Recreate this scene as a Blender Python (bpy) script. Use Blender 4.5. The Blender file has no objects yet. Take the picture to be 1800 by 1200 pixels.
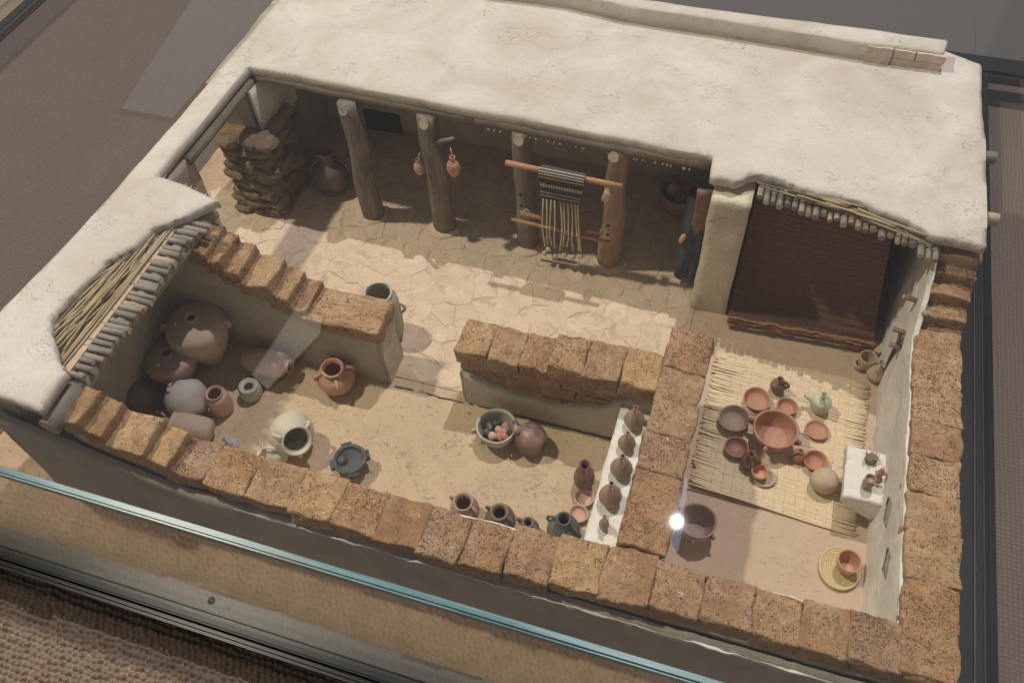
import bpy, bmesh, math, random
from mathutils import Vector, Matrix, Euler, noise
random.seed(7)
scene = bpy.context.scene
COL = scene.collection

# ------------------------------------------------------------------ camera
CAMLOC = Vector((-0.0098, -0.5561, 1.5671))
CAMROT = Euler([math.radians(a) for a in (36.61, 2.726, 17.488)], 'XYZ')
cd = bpy.data.cameras.new('camera'); cam = bpy.data.objects.new('camera', cd); COL.objects.link(cam)
cam.location = CAMLOC; cam.rotation_euler = CAMROT
cd.sensor_width = 36; cd.lens = 30.0; cd.clip_start = 0.02; cd.clip_end = 200
scene.camera = cam
RM = CAMROT.to_matrix()
def ray(px, py): return RM @ Vector(((px-900)/1500, -(py-600)/1500, -1))
def U(px, py, z=0.0):
    d = ray(px, py); return CAMLOC + d*((z-CAMLOC.z)/d.z)
def UY(px, py, y):
    d = ray(px, py); return CAMLOC + d*((y-CAMLOC.y)/d.y)
def MP(px, py, z=0.05):
    d = ray(px, py); return ((z-CAMLOC.z)/d.z)/1500

# ------------------------------------------------------------------ world, lamps, exposure
world = bpy.data.worlds.new('World'); scene.world = world; world.use_nodes = True
bg = world.node_tree.nodes['Background']
bg.inputs[0].default_value = (1.0, 0.94, 0.93, 1); bg.inputs[1].default_value = 0.185
scene.view_settings.view_transform = 'Standard'; scene.view_settings.look = 'None'
scene.view_settings.gamma = 1; scene.view_settings.exposure = 0.1
def spot(name, target, travel, dist, watts, col, rad):
    l = bpy.data.lights.new(name, 'SPOT'); l.energy = watts; l.color = col
    l.spot_size = math.radians(60); l.spot_blend = .5; l.shadow_soft_size = rad
    o = bpy.data.objects.new(name, l); COL.objects.link(o)
    t = Vector(travel).normalized()
    o.location = Vector(target) - t*dist
    o.rotation_euler = t.to_track_quat('-Z', 'Y').to_euler()
    return o
CEN = (-0.35, 0.45, 0.2)
spot('spot_light', CEN, (0.57, -0.015, -1), 6.5, 1120, (1.0, 0.87, 0.70), .11)
# the second lamp is the one mirrored as a glare in the glass top: its place follows from that reflection
ZG = .52
gh = U(1190, 915, ZG); gd = ray(1190, 915); gd.z = -gd.z
gp = gh+gd*((6.3-gh.z)/gd.z); tv = Vector(CEN)-gp
spot('spot_light', CEN, tv, tv.length, 1120, (1.0, 0.885, 0.90), .030)

# ------------------------------------------------------------------ node helpers
def mat_new(name):
    m = bpy.data.materials.new(name); m.use_nodes = True
    nt = m.node_tree; return m, nt, nt.nodes['Principled BSDF']
def nd(nt, t, **kw):
    n = nt.nodes.new(t)
    for k, v in kw.items():
        if k in n.inputs: n.inputs[k].default_value = v
        else: setattr(n, k, v)
    return n
def ramp(nt, fac, stops):
    r = nt.nodes.new('ShaderNodeValToRGB'); e = r.color_ramp.elements
    while len(e) < len(stops): e.new(.5)
    for i, (p, c) in enumerate(stops):
        e[i].position = p; e[i].color = (c, c, c, 1) if isinstance(c, (int, float)) else (*c, 1)
    nt.links.new(fac, r.inputs[0]); return r
def mixc(nt, fac, a, b, mode='MIX'):
    m = nt.nodes.new('ShaderNodeMix'); m.data_type = 'RGBA'; m.blend_type = mode
    for s, v in ((m.inputs[0], fac), (m.inputs[6], a), (m.inputs[7], b)):
        if hasattr(v, 'is_linked') or hasattr(v, 'links'): nt.links.new(v, s)
        elif isinstance(v, (int, float)): s.default_value = v
        else: s.default_value = (*v, 1)
    return m.outputs[2]
def noise_n(nt, co, scale, detail=6, rough=.6, dist=0):
    n = nd(nt, 'ShaderNodeTexNoise'); n.inputs['Scale'].default_value = scale
    n.inputs['Detail'].default_value = detail; n.inputs['Roughness'].default_value = rough
    n.inputs['Distortion'].default_value = dist
    nt.links.new(co, n.inputs['Vector']); return n.outputs['Fac']
def mapping(nt, co, sc=(1, 1, 1), rot=(0, 0, 0)):
    m = nt.nodes.new('ShaderNodeMapping'); m.inputs['Scale'].default_value = sc; m.inputs['Rotation'].default_value = rot
    nt.links.new(co, m.inputs['Vector']); return m.outputs[0]
def bump(nt, bsdf, h, strength, dist, prev=None):
    b = nt.nodes.new('ShaderNodeBump'); b.inputs['Strength'].default_value = strength; b.inputs['Distance'].default_value = dist
    nt.links.new(h, b.inputs['Height'])
    if prev: nt.links.new(prev, b.inputs['Normal'])
    nt.links.new(b.outputs[0], bsdf.inputs['Normal']); return b.outputs[0]
def coord(nt, random_shift=False):
    tc = nt.nodes.new('ShaderNodeTexCoord')
    if not random_shift: return tc.outputs['Object']
    oi = nt.nodes.new('ShaderNodeObjectInfo')
    ad = nt.nodes.new('ShaderNodeVectorMath'); ad.operation = 'MULTIPLY_ADD'
    ml = nt.nodes.new('ShaderNodeVectorMath'); ml.operation = 'SCALE'; ml.inputs[0].default_value = (7.3, 3.1, 5.7)
    nt.links.new(oi.outputs['Random'], ml.inputs['Scale'])
    a2 = nt.nodes.new('ShaderNodeVectorMath'); a2.operation = 'ADD'
    nt.links.new(tc.outputs['Object'], a2.inputs[0]); nt.links.new(ml.outputs[0], a2.inputs[1])
    nt.nodes.remove(ad)
    return a2.outputs[0]

M = {}
def plaster(name, c1, c2, sc=14, rough=.9, bs=.5, specks=0.0, speckc=(.2, .14, .08), fine=160, rs=False, cracks=0):
    m, nt, b = mat_new(name); co = coord(nt, rs)
    n1 = noise_n(nt, co, sc, 7, .62, .6)
    col = mixc(nt, ramp(nt, n1, [(.32, 0), (.68, 1)]).outputs[0], c1, c2)
    n2 = noise_n(nt, co, fine, 4, .7)
    col = mixc(nt, ramp(nt, n2, [(.35, .0), (.7, .22)]).outputs[0], col, tuple(x*.72 for x in c1))
    h = n2
    if specks:
        n3 = noise_n(nt, mapping(nt, co, (1, 2.2, 1.6), (.2, .3, .7)), 95, 3, .65, 1.4)
        f = ramp(nt, n3, [(.66-specks*.1, 0), (.71-specks*.1, 1)]).outputs[0]
        col = mixc(nt, f, col, speckc)
    nt.links.new(col, b.inputs['Base Color']); b.inputs['Roughness'].default_value = rough
    b.inputs['Specular IOR Level'].default_value = .25
    p = bump(nt, b, n1, bs, .012)
    p = bump(nt, b, n2, bs*.6, .003, p)
    if specks:
        inv = nt.nodes.new('ShaderNodeMath'); inv.operation = 'SUBTRACT'; inv.inputs[0].default_value = 1
        nt.links.new(f, inv.inputs[1]); p = bump(nt, b, inv.outputs[0], .6, .002, p)
    if cracks:
        v = nd(nt, 'ShaderNodeTexNoise'); v.inputs['Scale'].default_value = 26; v.inputs['Detail'].default_value = 5
        v.inputs['Distortion'].default_value = 2.2; nt.links.new(mapping(nt, co, (1, 1.6, 1), (0, 0, .4)), v.inputs['Vector'])
        n5 = noise_n(nt, co, 9, 2)
        f1 = ramp(nt, v.outputs['Fac'], [(.488, 0), (.5, 1), (.512, 0)]).outputs[0]
        f2 = ramp(nt, n5, [(.56, 0), (.64, 1)]).outputs[0]
        mm = nt.nodes.new('ShaderNodeMath'); mm.operation = 'MULTIPLY'
        nt.links.new(f1, mm.inputs[0]); nt.links.new(f2, mm.inputs[1])
        mm2 = nt.nodes.new('ShaderNodeMath'); mm2.operation = 'MULTIPLY'; mm2.inputs[1].default_value = cracks
        nt.links.new(mm.outputs[0], mm2.inputs[0])
        col2 = mixc(nt, mm2.outputs[0], col, tuple(x*.35 for x in c1)); nt.links.new(col2, b.inputs['Base Color'])
        iv = nt.nodes.new('ShaderNodeMath'); iv.operation = 'SUBTRACT'; iv.inputs[0].default_value = 1; nt.links.new(mm2.outputs[0], iv.inputs[1]); p = bump(nt, b, iv.outputs[0], .6, .003, p)
    M[name] = m; return m
plaster('roof_plaster', (.525, .46, .39), (.69, .645, .60), 5, .92, .06, .03, (.45, .38, .30), fine=190, cracks=.55)
plaster('roof_broken', (.52, .44, .33), (.70, .62, .49), 30, .95, .9)
plaster('wall_plaster', (.50, .445, .335), (.62, .555, .43), 11, .92, .8, .12, (.36, .30, .21), cracks=.5)
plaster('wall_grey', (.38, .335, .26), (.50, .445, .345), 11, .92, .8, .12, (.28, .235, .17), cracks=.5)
plaster('pier_plaster_lit', (.62, .555, .42), (.74, .67, .52), 11, .92, .8, .12, (.42, .36, .25), cracks=.5)  # paler than the wall plaster: fill light on the pier put into the colour
plaster('white_plaster', (.70, .66, .58), (.83, .80, .735), 16, .8, .7, cracks=.4)
plaster('outer_plaster', (.31, .265, .22), (.42, .37, .315), 9, .85, .6)
plaster('floor_plaster', (.50, .37, .24), (.58, .44, .29), 10, .93, .55, .35, (.30, .20, .11), cracks=.8)
plaster('room_floor', (.50, .37, .265), (.57, .43, .31), 8, .93, .4, .1, (.34, .23, .14), cracks=.4)
plaster('sand', (.40, .275, .175), (.53, .385, .255), 12, .97, .9, .35, (.25, .16, .09))
plaster('flagstone', (.60, .455, .325), (.72, .57, .425), 16, .9, .6, .15, (.36, .25, .15), rs=True, cracks=.6)
plaster('joint_earth', (.50, .375, .26), (.64, .495, .36), 30, .97, .6)
plaster('mortar', (.26, .16, .09), (.38, .24, .135), 40, .95, .9, .3, (.12, .07, .04))
plaster('stone', (.42, .30, .19), (.66, .50, .35), 26, .93, .9, .2, (.2, .13, .08), rs=True)
plaster('pink_stone', (.58, .46, .37), (.68, .56, .46), 18, .9, .5, rs=True)

def mudbrick():
    m, nt, b = mat_new('mudbrick'); co = coord(nt, True)
    oi = nt.nodes.new('ShaderNodeObjectInfo')
    base = ramp(nt, oi.outputs['Random'], [(0, (.38, .21, .11)), (.2, (.58, .375, .19)), (.45, (.45, .275, .165)), (.7, (.50, .28, .135)), (.85, (.43, .265, .17)), (1, (.62, .40, .21))]).outputs[0]
    n1 = noise_n(nt, co, 38, 8, .66, .8)
    col = mixc(nt, ramp(nt, n1, [(.40, 0), (.74, .7)]).outputs[0], base, (.26, .15, .085))
    n2 = noise_n(nt, co, 16, 3)
    col = mixc(nt, ramp(nt, n2, [(.45, 0), (.75, .5)]).outputs[0], col, (.64, .47, .30))
    n3 = noise_n(nt, mapping(nt, co, (1, 2.6, 1.5), (.3, .2, .8)), 125, 2, .6, 1.6)
    n4 = noise_n(nt, mapping(nt, co, (2.6, 1, 1.5), (.3, .2, .3)), 110, 2, .6, 1.6)
    mx = nt.nodes.new('ShaderNodeMath'); mx.operation = 'MAXIMUM'; nt.links.new(n3, mx.inputs[0]); nt.links.new(n4, mx.inputs[1])
    rv = nt.nodes.new('ShaderNodeMath'); rv.operation = 'MULTIPLY_ADD'; rv.inputs[1].default_value = .05; rv.inputs[2].default_value = -.045
    nt.links.new(oi.outputs['Random'], rv.inputs[0])
    big = noise_n(nt, co, 20, 2); bm_ = nt.nodes.new('ShaderNodeMath'); bm_.operation = 'MULTIPLY_ADD'; bm_.inputs[1].default_value = .16; nt.links.new(big, bm_.inputs[0]); nt.links.new(rv.outputs[0], bm_.inputs[2])
    sm = nt.nodes.new('ShaderNodeMath'); sm.operation = 'ADD'; nt.links.new(mx.outputs[0], sm.inputs[0]); nt.links.new(bm_.outputs[0], sm.inputs[1]); mx = sm
    f = ramp(nt, mx.outputs[0], [(.675, 0), (.73, .95)]).outputs[0]
    col = mixc(nt, f, col, (.13, .07, .036))
    n6 = noise_n(nt, co, 70, 1, .5, 2)
    col = mixc(nt, ramp(nt, n6, [(.735, 0), (.75, .8)]).outputs[0], col, (.75, .68, .58))
    nt.links.new(col, b.inputs['Base Color']); b.inputs['Roughness'].default_value = .95; b.inputs['Specular IOR Level'].default_value = .15
    p = bump(nt, b, n1, 1.0, .009)
    p = bump(nt, b, noise_n(nt, co, 210, 4, .75), .7, .003, p)
    inv = nt.nodes.new('ShaderNodeMath'); inv.operation = 'SUBTRACT'; inv.inputs[0].default_value = 1; nt.links.new(f, inv.inputs[1])
    bump(nt, b, inv.outputs[0], .8, .003, p)
    M['mudbrick'] = m
mudbrick()

def wood(name, c1, c2, axis=(1, 1, 14), rough=.8, sc=14, ring=0):
    m, nt, b = mat_new(name); co = coord(nt, True)
    st = tuple(1.0 if a == 1 else 1.0/a for a in axis)
    n1 = noise_n(nt, mapping(nt, co, st), sc*6, 6, .65, .8)
    n2 = noise_n(nt, co, sc*1.2, 4)
    col = mixc(nt, ramp(nt, n1, [(.3, 0), (.7, 1)]).outputs[0], c1, c2)
    col = mixc(nt, ramp(nt, n2, [(.45, 0), (.75, .55)]).outputs[0], col, tuple(x*.45 for x in c1))
    nt.links.new(col, b.inputs['Base Color']); b.inputs['Roughness'].default_value = rough; b.inputs['Specular IOR Level'].default_value = .3
    bump(nt, b, n1, .7, .004); M[name] = m
wood('bark', (.17, .135, .105), (.30, .25, .20))
wood('bark_tan', (.30, .185, .11), (.42, .29, .18))
wood('grey_log', (.24, .205, .17), (.40, .36, .31), (1, 1, 10))
wood('tan_log', (.40, .30, .19), (.58, .46, .31), (1, 1, 10))
wood('cut_end', (.52, .43, .31), (.68, .58, .44), (1, 1, 1))
wood('dowel', (.45, .215, .10), (.58, .31, .16), (1, 1, 16), .6)
wood('reed', (.34, .265, .165), (.52, .42, .27), (1, 1, 20))
wood('reed_dark', (.16, .125, .09), (.30, .24, .165), (1, 1, 20))
wood('dark_stick', (.06, .045, .035), (.11, .085, .065), (1, 1, 10))

def ceramic(name, c1, c2, rough=.62, sc=45, rings=0.25, smoke=0, spec=.35):
    m, nt, b = mat_new(name); co = coord(nt, True)
    n1 = noise_n(nt, co, sc, 6, .65, .4)
    col = mixc(nt, ramp(nt, n1, [(.3, 0), (.7, 1)]).outputs[0], c1, c2)
    n2 = noise_n(nt, co, sc*6, 3, .7)
    col = mixc(nt, ramp(nt, n2, [(.45, 0), (.75, .3)]).outputs[0], col, tuple(x*.6 for x in c1))
    n5 = noise_n(nt, co, 17, 3, .6)
    col = mixc(nt, ramp(nt, n5, [(.42, 0), (.66, .45)]).outputs[0], col, tuple(min(.7, x*.55+.14) for x in c2))
    if smoke:
        n4 = noise_n(nt, co, 22, 3, .5); col = mixc(nt, ramp(nt, n4, [(.45, 0), (.62, smoke)]).outputs[0], col, (.06, .05, .045))
    nt.links.new(col, b.inputs['Base Color']); b.inputs['Roughness'].default_value = rough; b.inputs['Specular IOR Level'].default_value = spec
    w = nd(nt, 'ShaderNodeTexWave'); w.wave_type = 'BANDS'; w.bands_direction = 'Z'; w.inputs['Scale'].default_value = 90
    w.inputs['Distortion'].default_value = 1.2; nt.links.new(co, w.inputs['Vector'])
    p = bump(nt, b, w.outputs['Fac'], rings, .0012)
    bump(nt, b, n2, .35, .0012, p); M[name] = m
ceramic('terracotta', (.40, .175, .105), (.50, .245, .15))
ceramic('orange_clay', (.50, .24, .13), (.60, .32, .185))
ceramic('red_slip', (.30, .115, .075), (.40, .165, .105), .45)
ceramic('dark_red', (.16, .07, .052), (.235, .105, .075), .42, spec=.5)
ceramic('brown_clay', (.33, .215, .165), (.43, .295, .23))
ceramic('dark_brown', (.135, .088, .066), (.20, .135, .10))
ceramic('juglet_clay', (.32, .20, .145), (.41, .265, .195), .45, spec=.45)
ceramic('cream_clay', (.54, .47, .35), (.64, .57, .44))
ceramic('grey_cream', (.42, .385, .31), (.53, .49, .40))
ceramic('grey_clay', (.42, .375, .345), (.52, .47, .44), .8)
ceramic('tan_clay', (.46, .335, .235), (.56, .425, .31), .75)
ceramic('pale_green', (.50, .50, .38), (.60, .60, .47), .5)
ceramic('pink_clay', (.50, .30, .22), (.60, .385, .29))
ceramic('basalt', (.055, .058, .06), (.10, .105, .108), .9, 60)
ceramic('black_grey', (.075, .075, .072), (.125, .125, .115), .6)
ceramic('burnished', (.26, .13, .10), (.33, .18, .14), .35, smoke=.85, spec=.5)
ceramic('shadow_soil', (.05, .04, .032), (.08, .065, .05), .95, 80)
ceramic('fig_dark', (.045, .05, .055), (.09, .10, .10), .4, spec=.5)
ceramic('fig_red', (.42, .17, .12), (.50, .24, .16), .6)
ceramic('fig_tan', (.55, .36, .22), (.62, .44, .28), .6)

def simple(name, col, rough=.8, metal=0, sc=0, c2=None, bs=.3, spec=.3, stretch=(1, 1, 1)):
    m, nt, b = mat_new(name); b.inputs['Base Color'].default_value = (*col, 1); b.inputs['Roughness'].default_value = rough
    b.inputs['Metallic'].default_value = metal; b.inputs['Specular IOR Level'].default_value = spec
    if sc:
        co = coord(nt, True); n = noise_n(nt, mapping(nt, co, stretch), sc, 6, .65)
        nt.links.new(mixc(nt, ramp(nt, n, [(.3, 0), (.7, 1)]).outputs[0], col, c2), b.inputs['Base Color'])
        bump(nt, b, n, bs, .002)
    M[name] = m
simple('straw', (.62, .475, .31), .75, 0, 160, (.75, .615, .43), .4)
simple('straw_dark', (.36, .26, .15), .8, 0, 160, (.46, .35, .21), .4)
simple('coil', (.50, .38, .20), .8, 0, 220, (.66, .53, .31), .5)
simple('yarn', (.64, .55, .42), .9, 0, 300, (.68, .60, .46), .5)
simple('rug_red', (.105, .052, .040), .95, 0, 90, (.19, .095, .062), .9, stretch=(1, 1, 6))
simple('rug_lit_hem', (.30, .155, .085), .9, 0, 120, (.42, .24, .135), .8, stretch=(1, 4, 4))
simple('slate_cloth', (.045, .052, .06), .9, 0, 70, (.075, .085, .095), .6)
simple('leather', (.20, .11, .07), .8, 0, 60, (.28, .16, .10), .5)
simple('yellow_cloth', (.62, .40, .16), .8, 0, 60, (.70, .48, .22), .4)
simple('cloth_dark', (.055, .045, .045), .95, 0, 300, (.11, .09, .085), .6)
simple('cloth_light', (.46, .41, .35), .95, 0, 300, (.60, .55, .48), .6)
simple('cloth_orange', (.46, .22, .09), .95, 0, 200, (.52, .34, .12), .6)
simple('frame_black', (.014, .015, .018), .32, 0, spec=.5)
simple('frame_plate', (.105, .10, .097), .36, .3)
simple('chrome', (.32, .31, .31), .18, 1.0)
simple('dark_chrome', (.06, .058, .06), .30, 1.0)
simple('carpet_yarn', (.18, .14, .105), .97, 0, 260, (.34, .262, .20), .6, .1)
simple('screw', (.10, .085, .06), .45, .8)
simple('hole', (.012, .010, .009), .95)
simple('lamp_shell', (.03, .03, .03), .5)

def fabric(name, c1, c2, sc, bs):
    m, nt, b = mat_new(name); co = coord(nt)
    w1 = nd(nt, 'ShaderNodeTexWave'); w1.bands_direction = 'X'; w1.inputs['Scale'].default_value = sc; w1.inputs['Distortion'].default_value = 1.5
    w2 = nd(nt, 'ShaderNodeTexWave'); w2.bands_direction = 'Y'; w2.inputs['Scale'].default_value = sc; w2.inputs['Distortion'].default_value = 1.5
    nt.links.new(co, w1.inputs[0]); nt.links.new(co, w2.inputs[0])
    mm = nt.nodes.new('ShaderNodeMath'); mm.operation = 'MULTIPLY'; nt.links.new(w1.outputs['Fac'], mm.inputs[0]); nt.links.new(w2.outputs['Fac'], mm.inputs[1])
    n = noise_n(nt, co, 5, 5); n2 = noise_n(nt, co, 140, 3)
    col = mixc(nt, ramp(nt, n, [(.3, 0), (.7, 1)]).outputs[0], c1, c2)
    col = mixc(nt, mm.outputs[0], tuple(x*.72 for x in c1), col)
    col = mixc(nt, ramp(nt, n2, [(.3, .3), (.6, 0)]).outputs[0], col, tuple(x*.5 for x in c1))
    nt.links.new(col, b.inputs['Base Color']); b.inputs['Roughness'].default_value = .97; b.inputs['Specular IOR Level'].default_value = .1
    bump(nt, b, mm.outputs[0], bs, .003); M[name] = m
fabric('base_fabric', (.180, .140, .120), (.225, .18, .156), 36, .8)
fabric('carpet_pile', (.36, .27, .215), (.46, .35, .28), 33, .5)

def glass():
    m, nt, b = mat_new('case_glass'); nt.nodes.remove(b)
    out = nt.nodes['Material Output']
    lw = nt.nodes.new('ShaderNodeLayerWeight'); lw.inputs['Blend'].default_value = .5
    pw = nt.nodes.new('ShaderNodeMath'); pw.operation = 'POWER'; pw.inputs[1].default_value = 5; nt.links.new(lw.outputs['Facing'], pw.inputs[0])
    ma = nt.nodes.new('ShaderNodeMath'); ma.operation = 'MULTIPLY_ADD'; ma.inputs[1].default_value = .95; ma.inputs[2].default_value = .055
    nt.links.new(pw.outputs[0], ma.inputs[0])
    tr = nt.nodes.new('ShaderNodeBsdfTransparent'); tr.inputs[0].default_value = (.97, .99, .985, 1)
    gl = nt.nodes.new('ShaderNodeBsdfGlossy'); gl.inputs['Roughness'].default_value = .011
    mx = nt.nodes.new('ShaderNodeMixShader'); nt.links.new(ma.outputs[0], mx.inputs[0]); nt.links.new(tr.outputs[0], mx.inputs[1]); nt.links.new(gl.outputs[0], mx.inputs[2])
    nt.links.new(mx.outputs[0], out.inputs[0]); M['case_glass'] = m
    m, nt, b = mat_new('glass_edge')
    co = coord(nt); n = noise_n(nt, mapping(nt, co, (.25, 3, 8)), 40, 5)
    nt.links.new(mixc(nt, ramp(nt, n, [(.35, 0), (.65, 1)]).outputs[0], (.035, .105, .115), (.10, .225, .235)), b.inputs['Base Color'])
    b.inputs['Roughness'].default_value = .25; b.inputs['Specular IOR Level'].default_value = .6
    M['glass_edge'] = m
glass()
def emit(name, col, s):
    m, nt, b = mat_new(name); b.inputs['Base Color'].default_value = (*col, 1)
    b.inputs['Emission Color'].default_value = (*col, 1); b.inputs['Emission Strength'].default_value = s; M[name] = m

# ------------------------------------------------------------------ object helpers
def put(o, mesh_parent=None):
    COL.objects.link(o)
    if mesh_parent is not None: o.parent = mesh_parent
    return o
def empty(name, loc=(0, 0, 0), rot=(0, 0, 0), parent=None):
    o = bpy.data.objects.new(name, None); o.empty_display_size = .02
    o.location = loc; o.rotation_euler = rot; return put(o, parent)
def tag(o, label=None, cat=None, group=None, kind=None):
    if label: o['label'] = label
    if cat: o['category'] = cat
    if group: o['group'] = group
    if kind: o['kind'] = kind
    return o
def mesh_obj(name, verts, faces, mat, parent=None, smooth=True, loc=None):
    me = bpy.data.meshes.new(name); me.from_pydata([tuple(v) for v in verts], [], faces)
    me.validate(); me.update()
    if smooth: me.polygons.foreach_set('use_smooth', [True]*len(me.polygons))
    me.materials.append(M[mat])
    o = bpy.data.objects.new(name, me)
    if loc is not None: o.location = loc
    return put(o, parent)
def share(name, me, loc, rot=(0, 0, 0), scale=(1, 1, 1), parent=None):
    o = bpy.data.objects.new(name, me); o.location = loc; o.rotation_euler = rot; o.scale = scale
    return put(o, parent)
def nz(p, s, amp):
    v = Vector(p)*s; return Vector((noise.noise(v), noise.noise(v+Vector((31, 7, 3))), noise.noise(v+Vector((5, 47, 19)))))*amp
def grid_box(x0, x1, y0, y1, z0, z1, step, amp, ns=18, keep=None):
    """closed box, gridded and gently uneven like hand-laid plaster"""
    nx = max(1, round((x1-x0)/step)); ny = max(1, round((y1-y0)/step)); nzz = max(1, round((z1-z0)/step))
    idx = {}; V = []; F = []
    def vid(i, j, k):
        key = (i, j, k)
        if key not in idx:
            p = Vector((x0+(x1-x0)*i/nx, y0+(y1-y0)*j/ny, z0+(z1-z0)*k/nzz))
            d = nz(p, ns, amp)+nz(p, ns*3, amp*.4)
            idx[key] = len(V); V.append(p+d)
        return idx[key]
    for i in range(nx):
        for j in range(ny):
            F.append((vid(i, j, nzz), vid(i+1, j, nzz), vid(i+1, j+1, nzz), vid(i, j+1, nzz)))
            F.append((vid(i, j, 0), vid(i, j+1, 0), vid(i+1, j+1, 0), vid(i+1, j, 0)))
    for i in range(nx):
        for k in range(nzz):
            F.append((vid(i, 0, k), vid(i+1, 0, k), vid(i+1, 0, k+1), vid(i, 0, k+1)))
            F.append((vid(i, ny, k), vid(i, ny, k+1), vid(i+1, ny, k+1), vid(i+1, ny, k)))
    for j in range(ny):
        for k in range(nzz):
            F.append((vid(0, j, k), vid(0, j, k+1), vid(0, j+1, k+1), vid(0, j+1, k)))
            F.append((vid(nx, j, k), vid(nx, j+1, k), vid(nx, j+1, k+1), vid(nx, j, k+1)))
    return V, F
def wallbox(name, b, mat, parent, step=.018, amp=.0025, ns=18, smooth=True):
    V, F = grid_box(*b, step, amp, ns); return mesh_obj(name, V, F, mat, parent, smooth)
def bar(name, p0, p1, r0, r1, mat, parent=None, segs=10, rings=6, wob=0.0, seed=0, capmat=None):
    """tapered round stick between two points, slightly crooked; capped"""
    p0 = Vector(p0); p1 = Vector(p1); L = (p1-p0).length
    q = (p1-p0).to_track_quat('Z', 'Y')
    V = []; F = []
    for i in range(rings+1):
        t = i/rings; r = r0+(r1-r0)*t
        off = Vector((noise.noise(Vector((t*2.3+seed, seed*1.7, 0))), noise.noise(Vector((t*2.3, seed*2.1, 9))), 0))*wob
        for k in range(segs):
            a = 2*math.pi*k/segs
            rr = r*(1+.09*noise.noise(Vector((math.cos(a)*1.3+seed, math.sin(a)*1.3, t*L/ max(r,1e-4) *.25))))
            V.append(off+Vector((rr*math.cos(a), rr*math.sin(a), t*L)))
    for i in range(rings):
        for k in range(segs):
            a = i*segs+k; b_ = i*segs+(k+1) % segs; F.append((a, b_, b_+segs, a+segs))
    n0 = len(V); V.append(Vector((0, 0, 0))); V.append(Vector((0, 0, L)))
    capF = []
    for k in range(segs):
        capF.append((n0, (k+1) % segs, k)); capF.append((n0+1, rings*segs+k, rings*segs+(k+1) % segs))
    nside = len(F)
    o = mesh_obj(name, V, F+capF, mat, parent)
    if capmat:
        o.data.materials.append(M[capmat])
        for i in range(nside, len(o.data.polygons)): o.data.polygons[i].material_index = 1; o.data.polygons[i].use_smooth = False
    o.location = p0; o.rotation_mode = 'XYZ'; o.rotation_euler = q.to_euler()
    return o
def tube_geo(pts, r, segs=8, closed=False):
    pts = [Vector(p) for p in pts]; V = []; F = []; n = len(pts)
    prev = None
    for i, p in enumerate(pts):
        t = (pts[min(i+1, n-1)]-pts[max(i-1, 0)]).normalized()
        if prev is None:
            u = t.orthogonal().normalized()
        else:
            u = (prev-t*prev.dot(t)).normalized()
        prev = u; w = t.cross(u); rr = r[i] if isinstance(r, (list, tuple)) else r
        for k in range(segs):
            a = 2*math.pi*k/segs; V.append(p+u*(rr*math.cos(a))+w*(rr*math.sin(a)))
    for i in range(n-1):
        for k in range(segs):
            a = i*segs+k; b_ = i*segs+(k+1) % segs; F.append((a, b_, b_+segs, a+segs))
    F.append(tuple(range(segs-1, -1, -1))); F.append(tuple((n-1)*segs+k for k in range(segs)))
    return V, F
def tube(name, pts, r, mat, parent=None, segs=8):
    V, F = tube_geo(pts, r, segs); return mesh_obj(name, V, F, mat, parent)
def catmull(P, n=5):
    out = []
    for i in range(len(P)-1):
        p0 = P[max(i-1, 0)]; p1 = P[i]; p2 = P[i+1]; p3 = P[min(i+2, len(P)-1)]
        for k in range(n):
            t = k/n
            out.append(tuple(.5*((2*p1[j])+(-p0[j]+p2[j])*t+(2*p0[j]-5*p1[j]+4*p2[j]-p3[j])*t*t+(-p0[j]+3*p1[j]-3*p2[j]+p3[j])*t**3) for j in (0, 1)))
    out.append(tuple(P[-1])); return out
def lathe_geo(prof, wall, segs=32, depth=.92, wob=.012, seed=0):
    prof = catmull(prof, 5)
    prof = [(max(r, .0004), z) for r, z in prof]
    H = prof[-1][1]; pr = list(prof)
    if wall:
        rr, zz = prof[-1]; pr.append((rr-wall*.5, zz+wall*.35))
        inner = [(max(r-wall, .0005), z) for r, z in prof if z > H*(1-depth)+wall]
        pr += list(reversed(inner)); pr.append((.0004, pr[-1][1]-wall*.2))
    V = []; F = []
    for (r, z) in pr:
        for k in range(segs):
            a = 2*math.pi*k/segs
            w = 1+wob*noise.noise(Vector((math.cos(a)+seed, math.sin(a), z*12)))*2
            V.append((r*w*math.cos(a), r*w*math.sin(a), z))
    for i in range(len(pr)-1):
        for k in range(segs):
            a = i*segs+k; b_ = i*segs+(k+1) % segs; F.append((a, b_, b_+segs, a+segs))
    F.append(tuple(range(segs-1, -1, -1)))
    if not wall: F.append(tuple((len(pr)-1)*segs+k for k in range(segs)))
    return V, F, prof
def r_at(prof, z):
    for (r0, z0), (r1, z1) in zip(prof, prof[1:]):
        if z0 <= z <= z1 or z1 <= z <= z0:
            t = 0 if z1 == z0 else (z-z0)/(z1-z0); return r0+(r1-r0)*t
    return prof[-1][0]
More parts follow.
